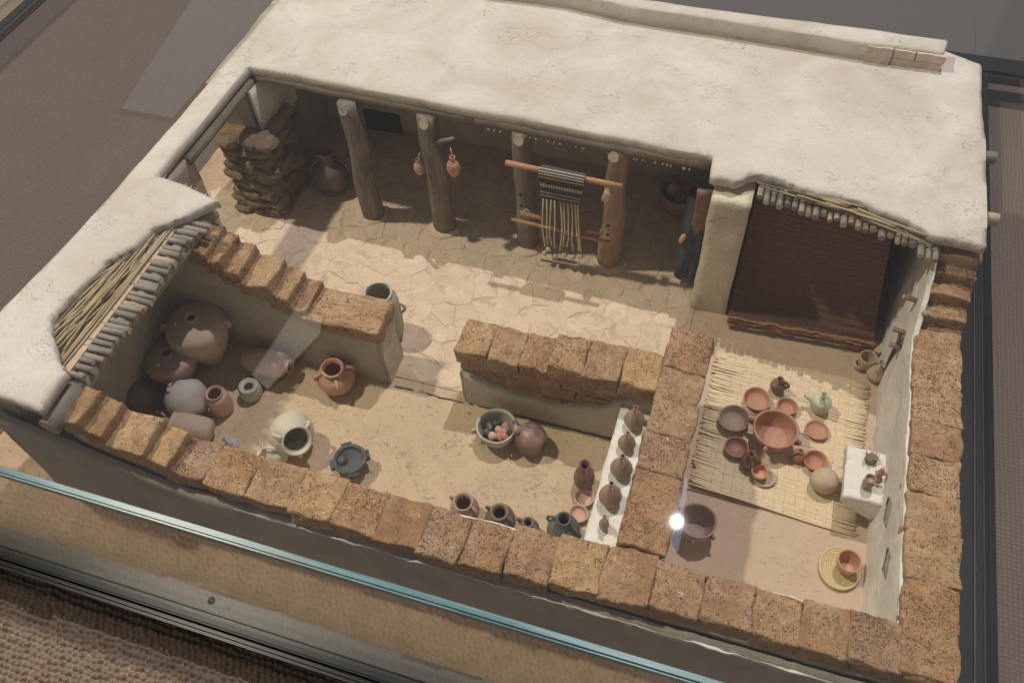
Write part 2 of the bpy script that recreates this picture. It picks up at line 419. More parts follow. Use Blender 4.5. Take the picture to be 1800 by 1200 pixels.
PROF = {
 'pot':  [(.0, 0), (.45, 0), (.86, .22), (1, .46), (.86, .72), ('k', .86), ('m', 1)],
 'bowl': [(.0, 0), (.5, 0), (.80, .32), (.95, .7), (1, 1)],
 'krater': [(.0, 0), (.42, 0), (.5, .06), (.80, .35), (.97, .72), (.985, .9), (1.03, 1)],
 'plate': [(.0, 0), (.55, 0), (.8, .35), (1, 1)],
 'juglet': [(.0, 0), (.6, 0), (.97, .22), (1, .34), (.72, .56), (.30, .74), (.19, .86), ('m', .95), ('m', 1)],
 'jug':  [(.0, 0), (.55, 0), (.9, .22), (1, .42), (.82, .64), ('k', .78), ('k', .9), ('m', 1)],
 'storage': [(.0, 0), (.22, .02), (.5, .2), (.82, .48), (1, .72), (.88, .88), ('k', .955), ('m', 1)],
 'torpedo': [(.0, 0), (.3, .03), (.72, .16), (.95, .38), (1, .62), (.9, .85), ('k', .93), ('m', 1)],
 'cyl':  [(.0, 0), (.55, .0), (.93, .12), (1, .5), (.96, .82), ('k', .92), ('m', 1)],
 'sphere': [(.0, 0), (.42, .03), (.86, .25), (1, .52), (.82, .82), (.4, .97), (.0, 1)],
}
def prof(kind, R, H, rim, neck=None):
    neck = neck or rim*.86
    f = {'k': neck, 'm': rim}
    return [((f[a] if isinstance(a, str) else a*R), z*H) for a, z in PROF[kind]]
VN = [0]
def vessel(name, label, cat, loc, kind, R, H, rim, mat, wall=.003, handles=(), rot=(0, 0, 0), group=None, neck=None, fill=None, hr=None, depth=.92, single=False):
    """pottery thing: Empty at its base > body, handles"""
    VN[0] += 1
    V, F, pf = lathe_geo(prof(kind, R, H, rim, neck), wall, 36, depth, .028, VN[0]*1.37)
    if single and not handles:
        o = mesh_obj(name, V, F, mat); o.location = loc; o.rotation_euler = rot
        return tag(o, label, cat, group)
    root = empty(name, loc, rot); tag(root, label, cat, group)
    mesh_obj('body', V, F, mat, root)
    for h in handles:
        a, z0, z1, out = h[:4]; a = math.radians(a); d = Vector((math.cos(a), math.sin(a), 0))
        ra = r_at(pf, z0*H)-.001; rb = r_at(pf, z1*H)-.001
        rr = hr or max(.0028, R*.085)
        pts = []
        for i in range(9):
            t = i/8; base = ra+(rb-ra)*t
            pts.append(d*(base+out*math.sin(math.pi*t)**.7)+Vector((0, 0, (z0+(z1-z0)*t)*H)))
        tube('handle', pts, rr, mat, root, 8)
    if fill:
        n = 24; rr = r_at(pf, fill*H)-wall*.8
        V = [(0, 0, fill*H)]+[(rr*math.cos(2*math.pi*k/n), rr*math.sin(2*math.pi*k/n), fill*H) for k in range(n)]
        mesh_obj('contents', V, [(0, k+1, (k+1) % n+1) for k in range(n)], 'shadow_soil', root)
    return root
def lug(R, z, angs, H): pass
def P_rim(px, py, H, z0=0.0):
    p = U(px, py, z0+H); return (p.x, p.y, z0)

# ------------------------------------------------------------------ setting: carpet, case base, sand
ZC = -.10
def sheet(name, x0, x1, y0, y1, z, mat, step, amp, ns, parent=None):
    nx = max(1, int((x1-x0)/step)); ny = max(1, int((y1-y0)/step)); V = []; F = []
    for j in range(ny+1):
        for i in range(nx+1):
            p = Vector((x0+(x1-x0)*i/nx, y0+(y1-y0)*j/ny, z))
            if amp: p.z += noise.noise(p*ns)*amp+noise.noise(p*ns*3.1)*amp*.4
            V.append(p)
    for j in range(ny):
        for i in range(nx):
            a = j*(nx+1)+i; F.append((a, a+1, a+nx+2, a+nx+1))
    return mesh_obj(name, V, F, mat, parent)
carpet = sheet('carpet', -8, 8, -6, 8, ZC-.006, 'carpet_pile', 1.0, 0, 1); tag(carpet, kind='structure')
def pile():
    x0, x1, y0, y1 = -1.5, .0, -.56, -.235; st = .0028
    nx = int((x1-x0)/st); ny = int((y1-y0)/st); V = []; F = []
    for j in range(ny+1):
        for i in range(nx+1):
            x = x0+i*st; y = y0+j*st
            u = x/.0140+.55*noise.noise(Vector((x*38, y*38, 0))); w = y/.0120+.5*noise.noise(Vector((x*38, y*38, 5)))
            row = math.floor(w); uu = u+.5*(row % 2)
            h = (abs(math.sin(math.pi*uu))**.8)*(abs(math.sin(math.pi*w))**.8)
            V.append((x, y, ZC-.009+.0165*h*(1+.5*noise.noise(Vector((math.floor(uu)*1.7, row*2.3, 1))))))
    for j in range(ny):
        for i in range(nx):
            a = j*(nx+1)+i; F.append((a, a+1, a+nx+2, a+nx+1))
    tag(mesh_obj('woven_pile', V, F, 'carpet_yarn', carpet), kind='stuff')
pile()
dk, ntk, bk = mat_new('shaded_floor'); bk.inputs['Base Color'].default_value = (.085, .08, .08, 1); bk.inputs['Roughness'].default_value = .8; M['shaded_floor'] = dk  # shade on the carpet beyond the case put into the sheet colour
dfl = sheet('shaded_floor', -4, 6, 1.93, 8, ZC+.002, 'shaded_floor', 2, 0, 1); tag(dfl, kind='structure')
dfl = sheet('shaded_floor', .60, 6, U(1770, 147, ZC).y, 8, ZC+.004, 'shaded_floor', 2, 0, 1); tag(dfl, kind='structure')
base = sheet('case_floor', -2.42, .585, -.20, 1.86, -.012, 'base_fabric', .04, 0, 1); tag(base, kind='structure')
sand = sheet('sand', -1.44, .50, -.192, 1.30, -.004, 'sand', .012, .004, 22); tag(sand, kind='structure')

# ------------------------------------------------------------------ display case
case = empty('display_case', (0, 0, -.03))
tag(case, 'glass museum display case with black metal frame around the model', 'display case')
def cbox(name, x0, x1, y0, y1, z0, z1, mat, parent, bev=0):
    bm = bmesh.new(); bmesh.ops.create_cube(bm, size=1)
    for v in bm.verts: v.co = Vector((x0 if v.co.x < 0 else x1, y0 if v.co.y < 0 else y1, z0 if v.co.z < 0 else z1))
    if bev: bmesh.ops.bevel(bm, geom=list(bm.edges), offset=bev, segments=2, affect='EDGES')
    me = bpy.data.meshes.new(name); bm.to_mesh(me); bm.free(); me.materials.append(M[mat])
    o = bpy.data.objects.new(name, me); put(o, parent)
    if parent is not None: o.matrix_parent_inverse = Matrix.Translation(-parent.location)
    return o
XR, XL, YF, YB = .575, -2.43, -.237, 1.84
tag(cbox('rail_plate', XL, XR-.02, -.226, -.190, -.03, .001, 'frame_plate', case, .0012), 'satin grey inner plate with a screw')
cbox('frame_rail', XL-.03, XR+.03, -.247, -.2265, -.034, -.003, 'frame_black', case, .003)
cbox('frame_trim', XL-.03, XR+.03, -.262, -.2475, -.036, -.014, 'dark_chrome', case, .006)
cbox('rail_plate', .462, .556, -.1895, 1.8, -.03, .001, 'frame_black', case, .0012)
cbox('frame_trim', .5565, .5595, -.2, 1.8, -.03, .004, 'chrome', case)
cbox('frame_rail', .56, .574, -.2, 1.82, -.034, .002, 'frame_black', case, .002)
cbox('frame_trim', .5745, .577, -.2, 1.8, -.03, .001, 'chrome', case)
cbox('frame_rail', .5775, .60, -.2, 1.82, -.034, -.004, 'frame_black', case, .004)
cbox('frame_rail', XL, .95, 1.822, 1.90, -.034, -.003, 'frame_black', case, .004)
cbox('frame_rail', XL-.05, XL-.012, -.2, 1.82, -.034, .002, 'frame_black', case, .004)
cbox('frame_trim', XL-.011, XL+.008, -.2, 1.82, -.034, .004, 'chrome', case, .004)
cbox('case_bottom', XL, .56, -.18, 1.80, ZC-.004, -.036, 'frame_black', case)
# panes: clear faces plus green polished edges
cbox('glass_pane', XL+.004, XR-.004, YF+.004, YB-.004, ZG-.015, ZG, 'case_glass', case)
cbox('glass_edge', XL, XR, YF-.008, YF+.0035, ZG-.016, ZG+.0004, 'glass_edge', case, .003)
cbox('glass_edge', XL-.006, XL+.0035, YF+.004, YB, ZG-.016, ZG+.0004, 'glass_edge', case, .0012)
cbox('glass_pane', XL, XR, YF-.005, YF+.003, -.003, ZG-.0165, 'case_glass', case)
cbox('glass_pane', XL-.005, XL+.003, YF+.005, YB, .002, ZG-.0165, 'case_glass', case)
cbox('glass_pane', XR-.003, XR+.005, YF+.005, YB, .004, ZG-.0165, 'case_glass', case)
sp = U(372, 1055, 0)
o = bar('screw', (sp.x, sp.y, -.002), (sp.x, sp.y, .0025), .0075, .007, 'screw', case, 14, 1); o.matrix_parent_inverse = Matrix.Translation(-case.location)

# ------------------------------------------------------------------ the model house
house = empty('model_house', (0, 0, 0))
tag(house, 'scale model of an ancient mudbrick courtyard house with white plastered roof cut open', 'model house')
def HP(o): o.parent = house; return o

# brick variants
BR = []
def brick_mesh(seed, nx=14, ny=14, nz_=7):
    V, F = [], []
    idx = {}
    def vid(i, j, k):
        if (i, j, k) in idx: return idx[(i, j, k)]
        p = Vector((2*i/nx-1, 2*j/ny-1, 2*k/nz_-1))
        # rounded edges in metres-like proportion
        hx, hy, hz, rd = .0394, .0418, .0208, .0036
        f = lambda t: math.copysign(1-(1-abs(t))**1.35, t)
        q = Vector((f(p.x)*hx, f(p.y)*hy, f(p.z)*hz))
        c = Vector((max(-hx+rd, min(hx-rd, q.x)), max(-hy+rd, min(hy-rd, q.y)), max(-hz+rd, min(hz-rd, q.z))))
        if (q-c).length > 1e-6: q = c+(q-c).normalized()*min(rd, (q-c).length)
        d = nz(q+Vector((seed*.37, seed*.11, 0)), 24, .0050)+nz(q+Vector((seed*.37, 0, 0)), 95, .0022)
        q += d; idx[(i, j, k)] = len(V); V.append(q); return idx[(i, j, k)]
    for i in range(nx):
        for j in range(ny):
            F.append((vid(i, j, nz_), vid(i+1, j, nz_), vid(i+1, j+1, nz_), vid(i, j+1, nz_))); F.append((vid(i, j, 0), vid(i, j+1, 0), vid(i+1, j+1, 0), vid(i+1, j, 0)))
    for i in range(nx):
        for k in range(nz_):
            F.append((vid(i, 0, k), vid(i+1, 0, k), vid(i+1, 0, k+1), vid(i, 0, k+1))); F.append((vid(i, ny, k), vid(i, ny, k+1), vid(i+1, ny, k+1), vid(i+1, ny, k)))
    for j in range(ny):
        for k in range(nz_):
            F.append((vid(0, j, k), vid(0, j, k+1), vid(0, j+1, k+1), vid(0, j+1, k))); F.append((vid(nx, j, k), vid(nx, j+1, k), vid(nx, j+1, k+1), vid(nx, j, k+1)))
    me = bpy.data.meshes.new('brick'); me.from_pydata([tuple(v) for v in V], [], F); me.update()
    me.polygons.foreach_set('use_smooth', [True]*len(me.polygons)); me.materials.append(M['mudbrick']); return me
BR = [brick_mesh(s) for s in range(9)]
def brick(parent, x0, x1, y0, y1, ztop, h=.041, rz=0.0, tilt=0.0):
    me = random.choice(BR)
    flip = random.choice((0, math.pi))
    j = lambda a: random.uniform(-a, a)
    o = share('brick', me, ((x0+x1)/2, (y0+y1)/2, ztop-h/2+j(.0018)), (j(.02)+tilt, j(.02), rz+flip+j(.02)),
              ((x1-x0)/.077*1.0, (y1-y0)/.082*1.01, h/.041), parent)
    return o
def interp(P, x):
    if x <= P[0][0]: return P[0][1:]
    for a, b in zip(P, P[1:]):
        if x <= b[0]:
            t = (x-a[0])/(b[0]-a[0]); return tuple(a[i]+(b[i]-a[i])*t for i in range(1, len(a)))
    return P[-1][1:]
def sheet_plaster(name, a, b, nrm, z0, ztop, mat, parent, th=.006, rag=.006, step=.008, rows=10, seed=0, zfun=None, amp=.002):
    """plaster coat on a wall face with a ragged top edge; a->b base line, nrm = outward"""
    a = Vector((*a, 0)); b = Vector((*b, 0)); n = Vector((*nrm, 0)); L = (b-a).length
    nx = max(2, int(L/step)); V = []; F = []
    for i in range(nx+1):
        t = i/nx; p = a+(b-a)*t
        zt = (zfun(t) if zfun else ztop)+rag*(noise.noise(Vector((t*L*22, seed, 0)))*1.1+noise.noise(Vector((t*L*75, seed, 4)))*.6)
        for k in range(rows+1):
            z = z0+(zt-z0)*k/rows
            q = p+n*(th+amp*noise.noise(Vector((t*L*14+seed*3, z*14, seed)))*1.5)+Vector((0, 0, z))
            if k == rows: q -= n*th*.25
            V.append(q)
        V.append(p+n*.0002+Vector((0, 0, zt-.0015))-n*.004)
    R = rows+2
    for i in range(nx):
        for k in range(R-1):
            u = i*R+k; F.append((u, u+R, u+R+1, u+1))
    for i in (0, nx):   # end closures
        ids = [i*R+k for k in range(R)]
        V.append(a+(b-a)*(i/nx)+Vector((0, 0, z0))-n*.003); F.append(tuple(ids+[len(V)-1]) if i else tuple(reversed(ids+[len(V)-1])))
    return mesh_obj(name, V, F, mat, parent)

HW = .24
# ---- front outer wall
FI = [(-1.2, .0), (-.67, .002), (-.31, -.004), (-.10, .014), (.06, .015), (.20, .010), (.37, .019), (.5, .022)]
FO = [(-1.2, -.072), (-.75, -.074), (-.44, -.082), (-.29, -.084), (.05, -.066), (.24, -.063), (.45, -.052), (.5, -.05)]
def frontwall():
    w = empty('outer_wall', (0, 0, 0), parent=house)
    tag(w, 'long low brick wall along the near side')
    wallbox('wall_core', (-1.21, .440, -.066, .0, -.006, .202), 'outer_plaster', w)
    wallbox('mortar', (-.86, .442, -.062, -.004, .19, HW-.006), 'mortar', w)
    sheet_plaster('plaster', (.452, -.076), (-1.215, -.074), (0, -1), -.006, .192, 'outer_plaster', w, .011, .006, seed=1,
                  zfun=lambda t: .190+max(0, (t-.80))*.55)
    sheet_plaster('plaster', (-1.165, .0), (-.08, .0), (0, 1), 0, .222, 'white_plaster', w, .007, .006, seed=2)
    sheet_plaster('plaster', (.0, .010), (.37, .014), (0, 1), 0, .222, 'white_plaster', w, .006, .006, seed=3)
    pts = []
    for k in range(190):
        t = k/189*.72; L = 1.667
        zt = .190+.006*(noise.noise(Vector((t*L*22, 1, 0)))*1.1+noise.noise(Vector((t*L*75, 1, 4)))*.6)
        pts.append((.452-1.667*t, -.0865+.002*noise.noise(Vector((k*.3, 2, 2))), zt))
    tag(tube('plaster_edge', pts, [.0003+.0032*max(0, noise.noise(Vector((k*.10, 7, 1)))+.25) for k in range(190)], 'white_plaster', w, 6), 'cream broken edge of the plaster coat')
    x = .4475
    while x > -.88:
        wd = random.uniform(.070, .088); x0 = x-wd; xm = (x+x0)/2
        yi, = interp(FI, xm); yo, = interp(FO, xm)
        if x > .365: yi += .0
        brick(w, x0+.0003, x-.0003, yo+random.uniform(-.004, .003), yi+random.uniform(-.003, .004), HW+random.uniform(-.003, .003))
        x = x0
    # stepped bricks climbing to the roof
    for xa, xb, z, hh in [(-.925, -.872, .262, .044), (-.992, -.915, .285, .05), (-1.025, -.985, .312, .046), (-1.062, -1.018, .338, .05)]:
        brick(w, xa, xb+.006, -.070, .002, z, hh)
        wallbox('wall_core', (xa, xb, -.064, -.004, .198, z-hh*.7), 'joint_earth', w)
    for i in range(14):
        xx = -.99+i*.105
        yy, = interp(FI, xx)
    return w
frontwall()
# ---- right outer wall
def rightwall():
    w = empty('outer_wall', (0, 0, 0), parent=house); tag(w, 'whitewashed brick wall with two triangular niches and a plastered shelf')
    wallbox('wall_core', (.394, .446, -.045, 1.26, -.006, .200), 'outer_plaster', w)
    wallbox('wall_core', (.380, .442, .752, 1.255, .19, .352), 'wall_plaster', w)
    wallbox('mortar', (.376, .445, -.04, .60, .19, HW-.006), 'mortar', w)
    # inner whitewash with two niche holes
    NI = [(1562, 900), (1561, 990)]
    a = .014; b = 1.14; zt = .232; st = .0042
    holes = []
    for (px, py) in NI:
        d = ray(px, py); t = (.368-CAMLOC.x)/d.x; p = CAMLOC+d*t; holes.append((p.y, p.z))
    ny = int((b-a)/st); nzv = int(.345/st); V = []; F = []; idx = {}
    def top(y): return .228+.004*noise.noise(Vector((y*30, 2, 2)))+(0 if y < .585 else min(.118, (y-.585)*1.0))
    def vid(i, k):
        if (i, k) not in idx:
            y = a+(b-a)*i/ny; z = top(y)*k/nzv; x = .3655+.0025*noise.noise(Vector((y*13, z*13, 1)))+.0012*noise.noise(Vector((y*50, z*15, 3)))
            idx[(i, k)] = len(V); V.append((x, y, z))
        return idx[(i, k)]
    def inhole(y, z):
        for hy, hz in holes:
            dy = (y-hy)/.030; dz = (z-hz)/.03
            if -1 < dy < 1 and -1 < dz < 1-abs(dy)*.0 and dz < 1.0 and abs(dz) < .95*(1-abs(dy)*.9): return True
        return False
    for i in range(ny):
        for k in range(nzv):
            y = a+(b-a)*(i+.5)/ny; z = top(y)*(k+.5)/nzv
            if not inhole(y, z): F.append((vid(i, k), vid(i, k+1), vid(i+1, k+1), vid(i+1, k)))
    for i in range(ny):
        p = V[vid(i, nzv)]; q = V[vid(i+1, nzv)]
        V.append((p[0]+.009, p[1], p[2]-.001)); V.append((q[0]+.009, q[1], q[2]-.001)); n = len(V)
        F.append((vid(i, nzv), n-2, n-1, vid(i+1, nzv)))
    mesh_obj('plaster', V, F, 'white_plaster', w)
    for hy, hz in holes:
        # recess with slanting sides
        pts = [(.368, hy-.032, hz), (.368, hy, hz+.032), (.368, hy+.032, hz), (.368, hy, hz-.032)]
        bk = [(.390, hy-.022, hz-.002), (.390, hy-.004, hz+.016), (.390, hy+.008, hz+.002), (.390, hy-.004, hz-.016)]
        mesh_obj('niche', pts+bk, [(0, 1, 5, 4), (1, 2, 6, 5), (2, 3, 7, 6), (3, 0, 4, 7)], 'wall_grey', w, False)
        mesh_obj('niche_shade', [(x+.0003, y, z) for x, y, z in bk], [(0, 1, 2, 3)], 'hole', w, False)  # black back face, the shade deep in the niche put in as colour
    y = -.056
    while y < .60:
        wd = random.uniform(.070, .086); y1 = min(y+wd, .625)
        brick(w, .3685 if y > -.02 else .3665, .4505, y+.0003, y1-.0003, HW+random.uniform(-.003, .003))
        y = y1
    for ya, yb, z, hh in [(.620, .655, .265, .04), (.650, .690, .292, .045), (.683, .715, .318, .045), (.705, .745, .344, .046)]:
        brick(w, .372, .449, ya, yb+.008, z, hh)
        wallbox('wall_core', (.380, .444, ya, yb, .198, z-hh*.7), 'joint_earth', w)
    # pegs
    for px, py in [(1573, 580), (1566, 606), (1592, 523)]:
        d = ray(px, py); t = (.345-CAMLOC.x)/d.x; p = CAMLOC+d*t
        bar('peg', (.368, p.y, p.z-.003), (.340, p.y, p.z+.003), .0052, .0052, 'bark_tan', w, 8, 2, capmat='cut_end')
    # plastered shelf block
    V, F = grid_box(.296, .3672, .292, .402, .030, .096, .008, .0035, 26)
    V = [Vector((v.x+(.3672-v.x)*.85*max(0, (.070-v.z)/.040)**1.3, v.y, v.z)) for v in V]
    mesh_obj('shelf', V, F, 'white_plaster', w)
    return w
rightwall()
# ---- middle wall with white ledge
def midwall():
    w = empty('partition_wall', (0, 0, 0), parent=house); tag(w, 'brick partition with a white plastered ledge along one side')
    wallbox('wall_core', (-.068, .0, .004, .470, -.004, .202), 'wall_plaster', w)
    wallbox('mortar', (-.070, -.002, .025, .472, .19, HW-.006), 'mortar', w)
    sheet_plaster('plaster', (.0, .47), (.0, .016), (1, 0), 0, .232, 'white_plaster', w, .005, .006, seed=7)
    sheet_plaster('plaster', (-.066, .475), (.002, .475), (0, 1), 0, .230, 'white_plaster', w, .005, .004, seed=8)
    wallbox('ledge', (-.140, -.069, .016, .352, -.003, .135), 'white_plaster', w, .010, .0025, 22)
    y = .020
    while y < .44:
        wd = random.uniform(.068, .082); y1 = y+wd
        if y1 > .425: y1 = .482
        xs = (y-.02)/.46*.002
        brick(w, -.0765, .0045, y+.0003, y1-.0003, HW+random.uniform(-.003, .003))
        y = y1
    return w
midwall()
# ---- courtyard partition right (exposed brick courses)
def w2():
    w = empty('partition_wall', (0, 0, 0), parent=house); tag(w, 'crumbling courtyard partition with bare brick courses above grey plaster')
    wallbox('wall_core', (-.475, -.07, .376, .418, -.004, .185), 'mortar', w)
    sheet_plaster('plaster', (-.480, .362), (-.075, .362), (0, -1), 0, .09, 'wall_plaster', w, .014, .007, seed=11,
                  zfun=lambda t: .112-.045*math.sin(min(1, t*1.28)*math.pi)**1.2+max(0, t-.76)*.32)
    sheet_plaster('plaster', (-.481, .42), (-.481, .36), (-1, 0), 0, .10, 'wall_plaster', w, .006, .006, seed=12)
    sheet_plaster('plaster', (-.075, .424), (-.48, .424), (0, 1), 0, .15, 'wall_plaster', w, .004, .006, seed=13)
    for c, zt in enumerate((.080, .117, .154)):
        x = -.482+(.03 if c % 2 else 0)
        while x < -.08:
            wd = random.uniform(.066, .078); x1 = min(x+wd, -.07)
            brick(w, x, x1, .361+random.uniform(-.003, .004), .428, zt, .037); x = x1
    x = -.486; k = 0
    for x1 in (-.418, -.352, -.293, -.222, -.150, -.078):
        z = .192 if k < 3 else (.214 if k < 5 else .216)
        if k >= 3: brick(w, x, x1, .354, .426, z-.034, .03)
        brick(w, x+.001, x1-.001, .348+random.uniform(-.003, .003), .430, z, .042); x = x1; k += 1
    return w
w2()
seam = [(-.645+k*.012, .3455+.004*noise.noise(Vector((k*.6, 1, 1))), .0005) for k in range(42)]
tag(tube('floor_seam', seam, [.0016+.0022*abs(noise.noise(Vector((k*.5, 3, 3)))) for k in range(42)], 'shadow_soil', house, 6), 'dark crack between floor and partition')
# ---- courtyard partition left (plastered, stepped)
def w1():
    w = empty('partition_wall', (0, 0, 0), parent=house); tag(w, 'grey plastered partition stepping down from the left roof')
    def zt(x): return interp([(-1.17, .34), (-1.05, .318), (-.98, .268), (-.90, .222), (-.83, .178), (-.66, .165)], x)[0]
    wallbox('wall_core', (-1.165, -.668, .357, .421, -.004, .150), 'wall_grey', w)
    for xa, xb, z in [(-1.165, -1.02, .31), (-1.02, -.93, .24), (-.93, -.84, .195)]:
        wallbox('wall_core', (xa, xb, .358, .420, .148, z), 'joint_earth', w)
    sheet_plaster('plaster', (-1.163, .357), (-.662, .357), (0, -1), 0, .2, 'wall_grey', w, .006, .004, seed=21, zfun=lambda t: zt(-1.163+.5*t)-.010)
    sheet_plaster('plaster', (-.663, .352), (-.663, .425), (1, 0), 0, .162, 'wall_plaster', w, .008, .007, seed=22)
    sheet_plaster('plaster', (-.665, .422), (-1.163, .422), (0, 1), 0, .2, 'wall_grey', w, .005, .006, seed=23, zfun=lambda t: zt(-.665-.5*t)-.02)
    brick(w, -.825, -.655, .346, .431, .190, .04)
    for xa, xb, z, hh in [(-.858, -.818, .211, .04), (-.895, -.852, .236, .046), (-.955, -.888, .262, .046), (-.990, -.948, .287, .046), (-1.018, -.984, .309, .046), (-1.052, -1.010, .331, .046)]:
        brick(w, xa, xb+.006, .348, .430, z, hh)
    return w
w1()
# ---- left outer wall, doorway, stone jamb
def leftwall():
    w = empty('outer_wall', (0, 0, 0), parent=house); tag(w, 'thick plastered wall with a doorway and a bare stone jamb')
    wallbox('wall_core', (-1.238, -1.168, -.06, .588, -.005, .352), 'wall_grey', w)
    wallbox('wall_core', (-1.262, -1.168, .82, 1.25, -.005, .352), 'wall_grey', w)
    wallbox('wall_core', (-1.236, -1.170, .585, .825, .335, .352), 'wall_grey', w)
    bar('lintel', (-1.166, .57, .345), (-1.162, .865, .346), .0115, .0115, 'bark', w, 12, 8, .003, 3)
    # ragged torn plaster at the far side of the door
    sheet_plaster('plaster', (-1.150, .82), (-1.150, .99), (1, 0), .2, .345, 'white_plaster', w, .004, .002, seed=31, rows=5)
    # rubble jamb: individual stones
    for r in range(9):
        z = .010+r*.0265
        n = 4 if r < 7 else 3
        for k in range(n):
            y = .765+k*.044+random.uniform(-.011, .011)+r*.003
            stone(w, (-1.146+random.uniform(-.009, .009), y+.02, z+random.uniform(-.004, .004)), (.021*random.uniform(.8, 1.2), .025, .0150))
        for k in range(3):
            x = -1.236+k*.040+random.uniform(-.010, .010)+r*.002
            stone(w, (x, .774+random.uniform(-.011, .006)+r*.002, z+random.uniform(-.004, .004)), (.026, .021*random.uniform(.8, 1.3), .0150))
    wallbox('wall_core', (-1.25, -1.155, .785, .95, -.005, .235), 'mortar', w)
    return w
STN = []
def stone_mesh(seed):
    bm = bmesh.new(); bmesh.ops.create_icosphere(bm, subdivisions=2, radius=1)
    for v in bm.verts:
        c = v.co; l = (abs(c.x)**7+abs(c.y)**7+abs(c.z)**5)**(1/6.5)
        v.co = c/l; v.co += nz(v.co+Vector((seed*3.1, 0, 0)), .9, .38)+nz(v.co+Vector((seed*3.1, 9, 0)), 2.6, .16)
    me = bpy.data.meshes.new('stone'); bm.to_mesh(me); bm.free(); me.materials.append(M['stone'])
    return me
STN = [stone_mesh(s) for s in range(7)]
def stone(parent, loc, sc, mat=None):
    j = random.uniform
    return share('stone', random.choice(STN), loc, (j(-.15, .15), j(-.15, .15), j(-.3, .3)), (sc[0]*j(.8, 1.15), sc[1]*j(.8, 1.15), sc[2]*j(.8, 1.1)), parent)
leftwall()
# ---- back wall, pier
def backwall():
    w = empty('outer_wall', (0, 0, 0), parent=house); tag(w, 'plastered rear wall in the shade under the roof, with a dark opening')
    wallbox('wall_core', (-1.262, .442, 1.146, 1.245, -.005, .352), 'wall_plaster', w, .022)
    p0 = UY(638, 193, 1.14); p1 = UY(712, 262, 1.14)
    cbox('window_opening', p0.x, p1.x, 1.139, 1.1465, p1.z, p0.z, 'hole', w)
    p = wallbox('pier', (-.060, .020, .735, 1.144, -.004, .349), 'pier_plaster_lit', w, .016, .0028, 16)
    return w
backwall()
# ---- floors
def clip(poly, nx, ny, c):
    out = []
    for i in range(len(poly)):
        a = poly[i]; b = poly[(i+1) % len(poly)]
        da = a[0]*nx+a[1]*ny-c; db = b[0]*nx+b[1]*ny-c
        if da <= 0: out.append(a)
        if da*db < 0:
            t = da/(da-db); out.append((a[0]+(b[0]-a[0])*t, a[1]+(b[1]-a[1])*t))
    return out
def floors():
    f = empty('floor', (0, 0, 0), parent=house); tag(f, 'floor of earth plaster and irregular flagstones')
    sheet('floor_plaster', -1.17, -.07, 0, .385, .0005, 'floor_plaster', .012, .0025, 16, f)
    sheet('floor_plaster', -.07, .37, 0, .80, .0005, 'room_floor', .014, .0018, 14, f)
    sheet('joint_bed', -1.32, -.05, .37, 1.15, +.0026, 'joint_earth', .012, .0022, 34, f)
    X0, X1, Y0, Y1 = -1.34, -.058, .372, 1.02
    s = .056; pts = []
    ny = int((Y1-Y0)/s)+1; nx = int((X1-X0)/s)+1
    rnd = random.Random(5)
    for j in range(-1, ny+1):
        for i in range(-1, nx+1):
            pts.append((X0+(i+.5+(.5 if j % 2 else 0))*s+rnd.uniform(-.46, .46)*s, Y0+(j+.5)*s+rnd.uniform(-.44, .44)*s))
    for p in pts:
        if not (X0 < p[0] < X1 and Y0 < p[1] < Y1): continue
        if p[0] < -1.17 and not (.5 < p[1] < .80): continue
        poly = [(p[0]-.12, p[1]-.12), (p[0]+.12, p[1]-.12), (p[0]+.12, p[1]+.12), (p[0]-.12, p[1]+.12)]
        for q in pts:
            if q is p: continue
            dx, dy = q[0]-p[0], q[1]-p[1]; d = math.hypot(dx, dy)
            if d > .24: continue
            poly = clip(poly, dx/d, dy/d, ((p[0]+q[0])/2*dx+(p[1]+q[1])/2*dy)/d-.0002)
            if len(poly) < 3: break
        poly = clip(poly, 1, 0, X1) if len(poly) > 2 else poly
        poly = clip(poly, 0, -1, -Y0) if len(poly) > 2 else poly
        if len(poly) < 3: continue
        # wobble the edges: insert midpoints
        pl = []
        for a, b in zip(poly, poly[1:]+poly[:1]):
            L = math.hypot(b[0]-a[0], b[1]-a[1])
            if L < .004: continue
            pl.append(a); m = ((a[0]+b[0])/2, (a[1]+b[1])/2)
            k = noise.noise(Vector((m[0]*60, m[1]*60, 0)))*L*.22
            pl.append((m[0]-(b[1]-a[1])/L*k, m[1]+(b[0]-a[0])/L*k))
        if len(pl) < 4: continue
        n = len(pl); z = rnd.uniform(-.0012, .0006); tx, ty = rnd.uniform(-.013, .013), rnd.uniform(-.013, .013)
        V = [(a-p[0], b-p[1], -.004) for a, b in pl]
        V += [((a-p[0])*.99, (b-p[1])*.99, .0030+z+(a-p[0])*tx+(b-p[1])*ty) for a, b in pl]
        V += [((a-p[0])*.94, (b-p[1])*.94, .0040+z+(a-p[0])*tx+(b-p[1])*ty) for a, b in pl]
        V += [(0, 0, .0045+z)]
        F = []
        for k in range(n):
            k2 = (k+1) % n
            F += [(k, k2, n+k2, n+k), (n+k, n+k2, 2*n+k2, 2*n+k), (2*n+k, 2*n+k2, 3*n)]
        mesh_obj('flagstone', V, F, 'flagstone', f, False, (p[0], p[1], 0))
floors()
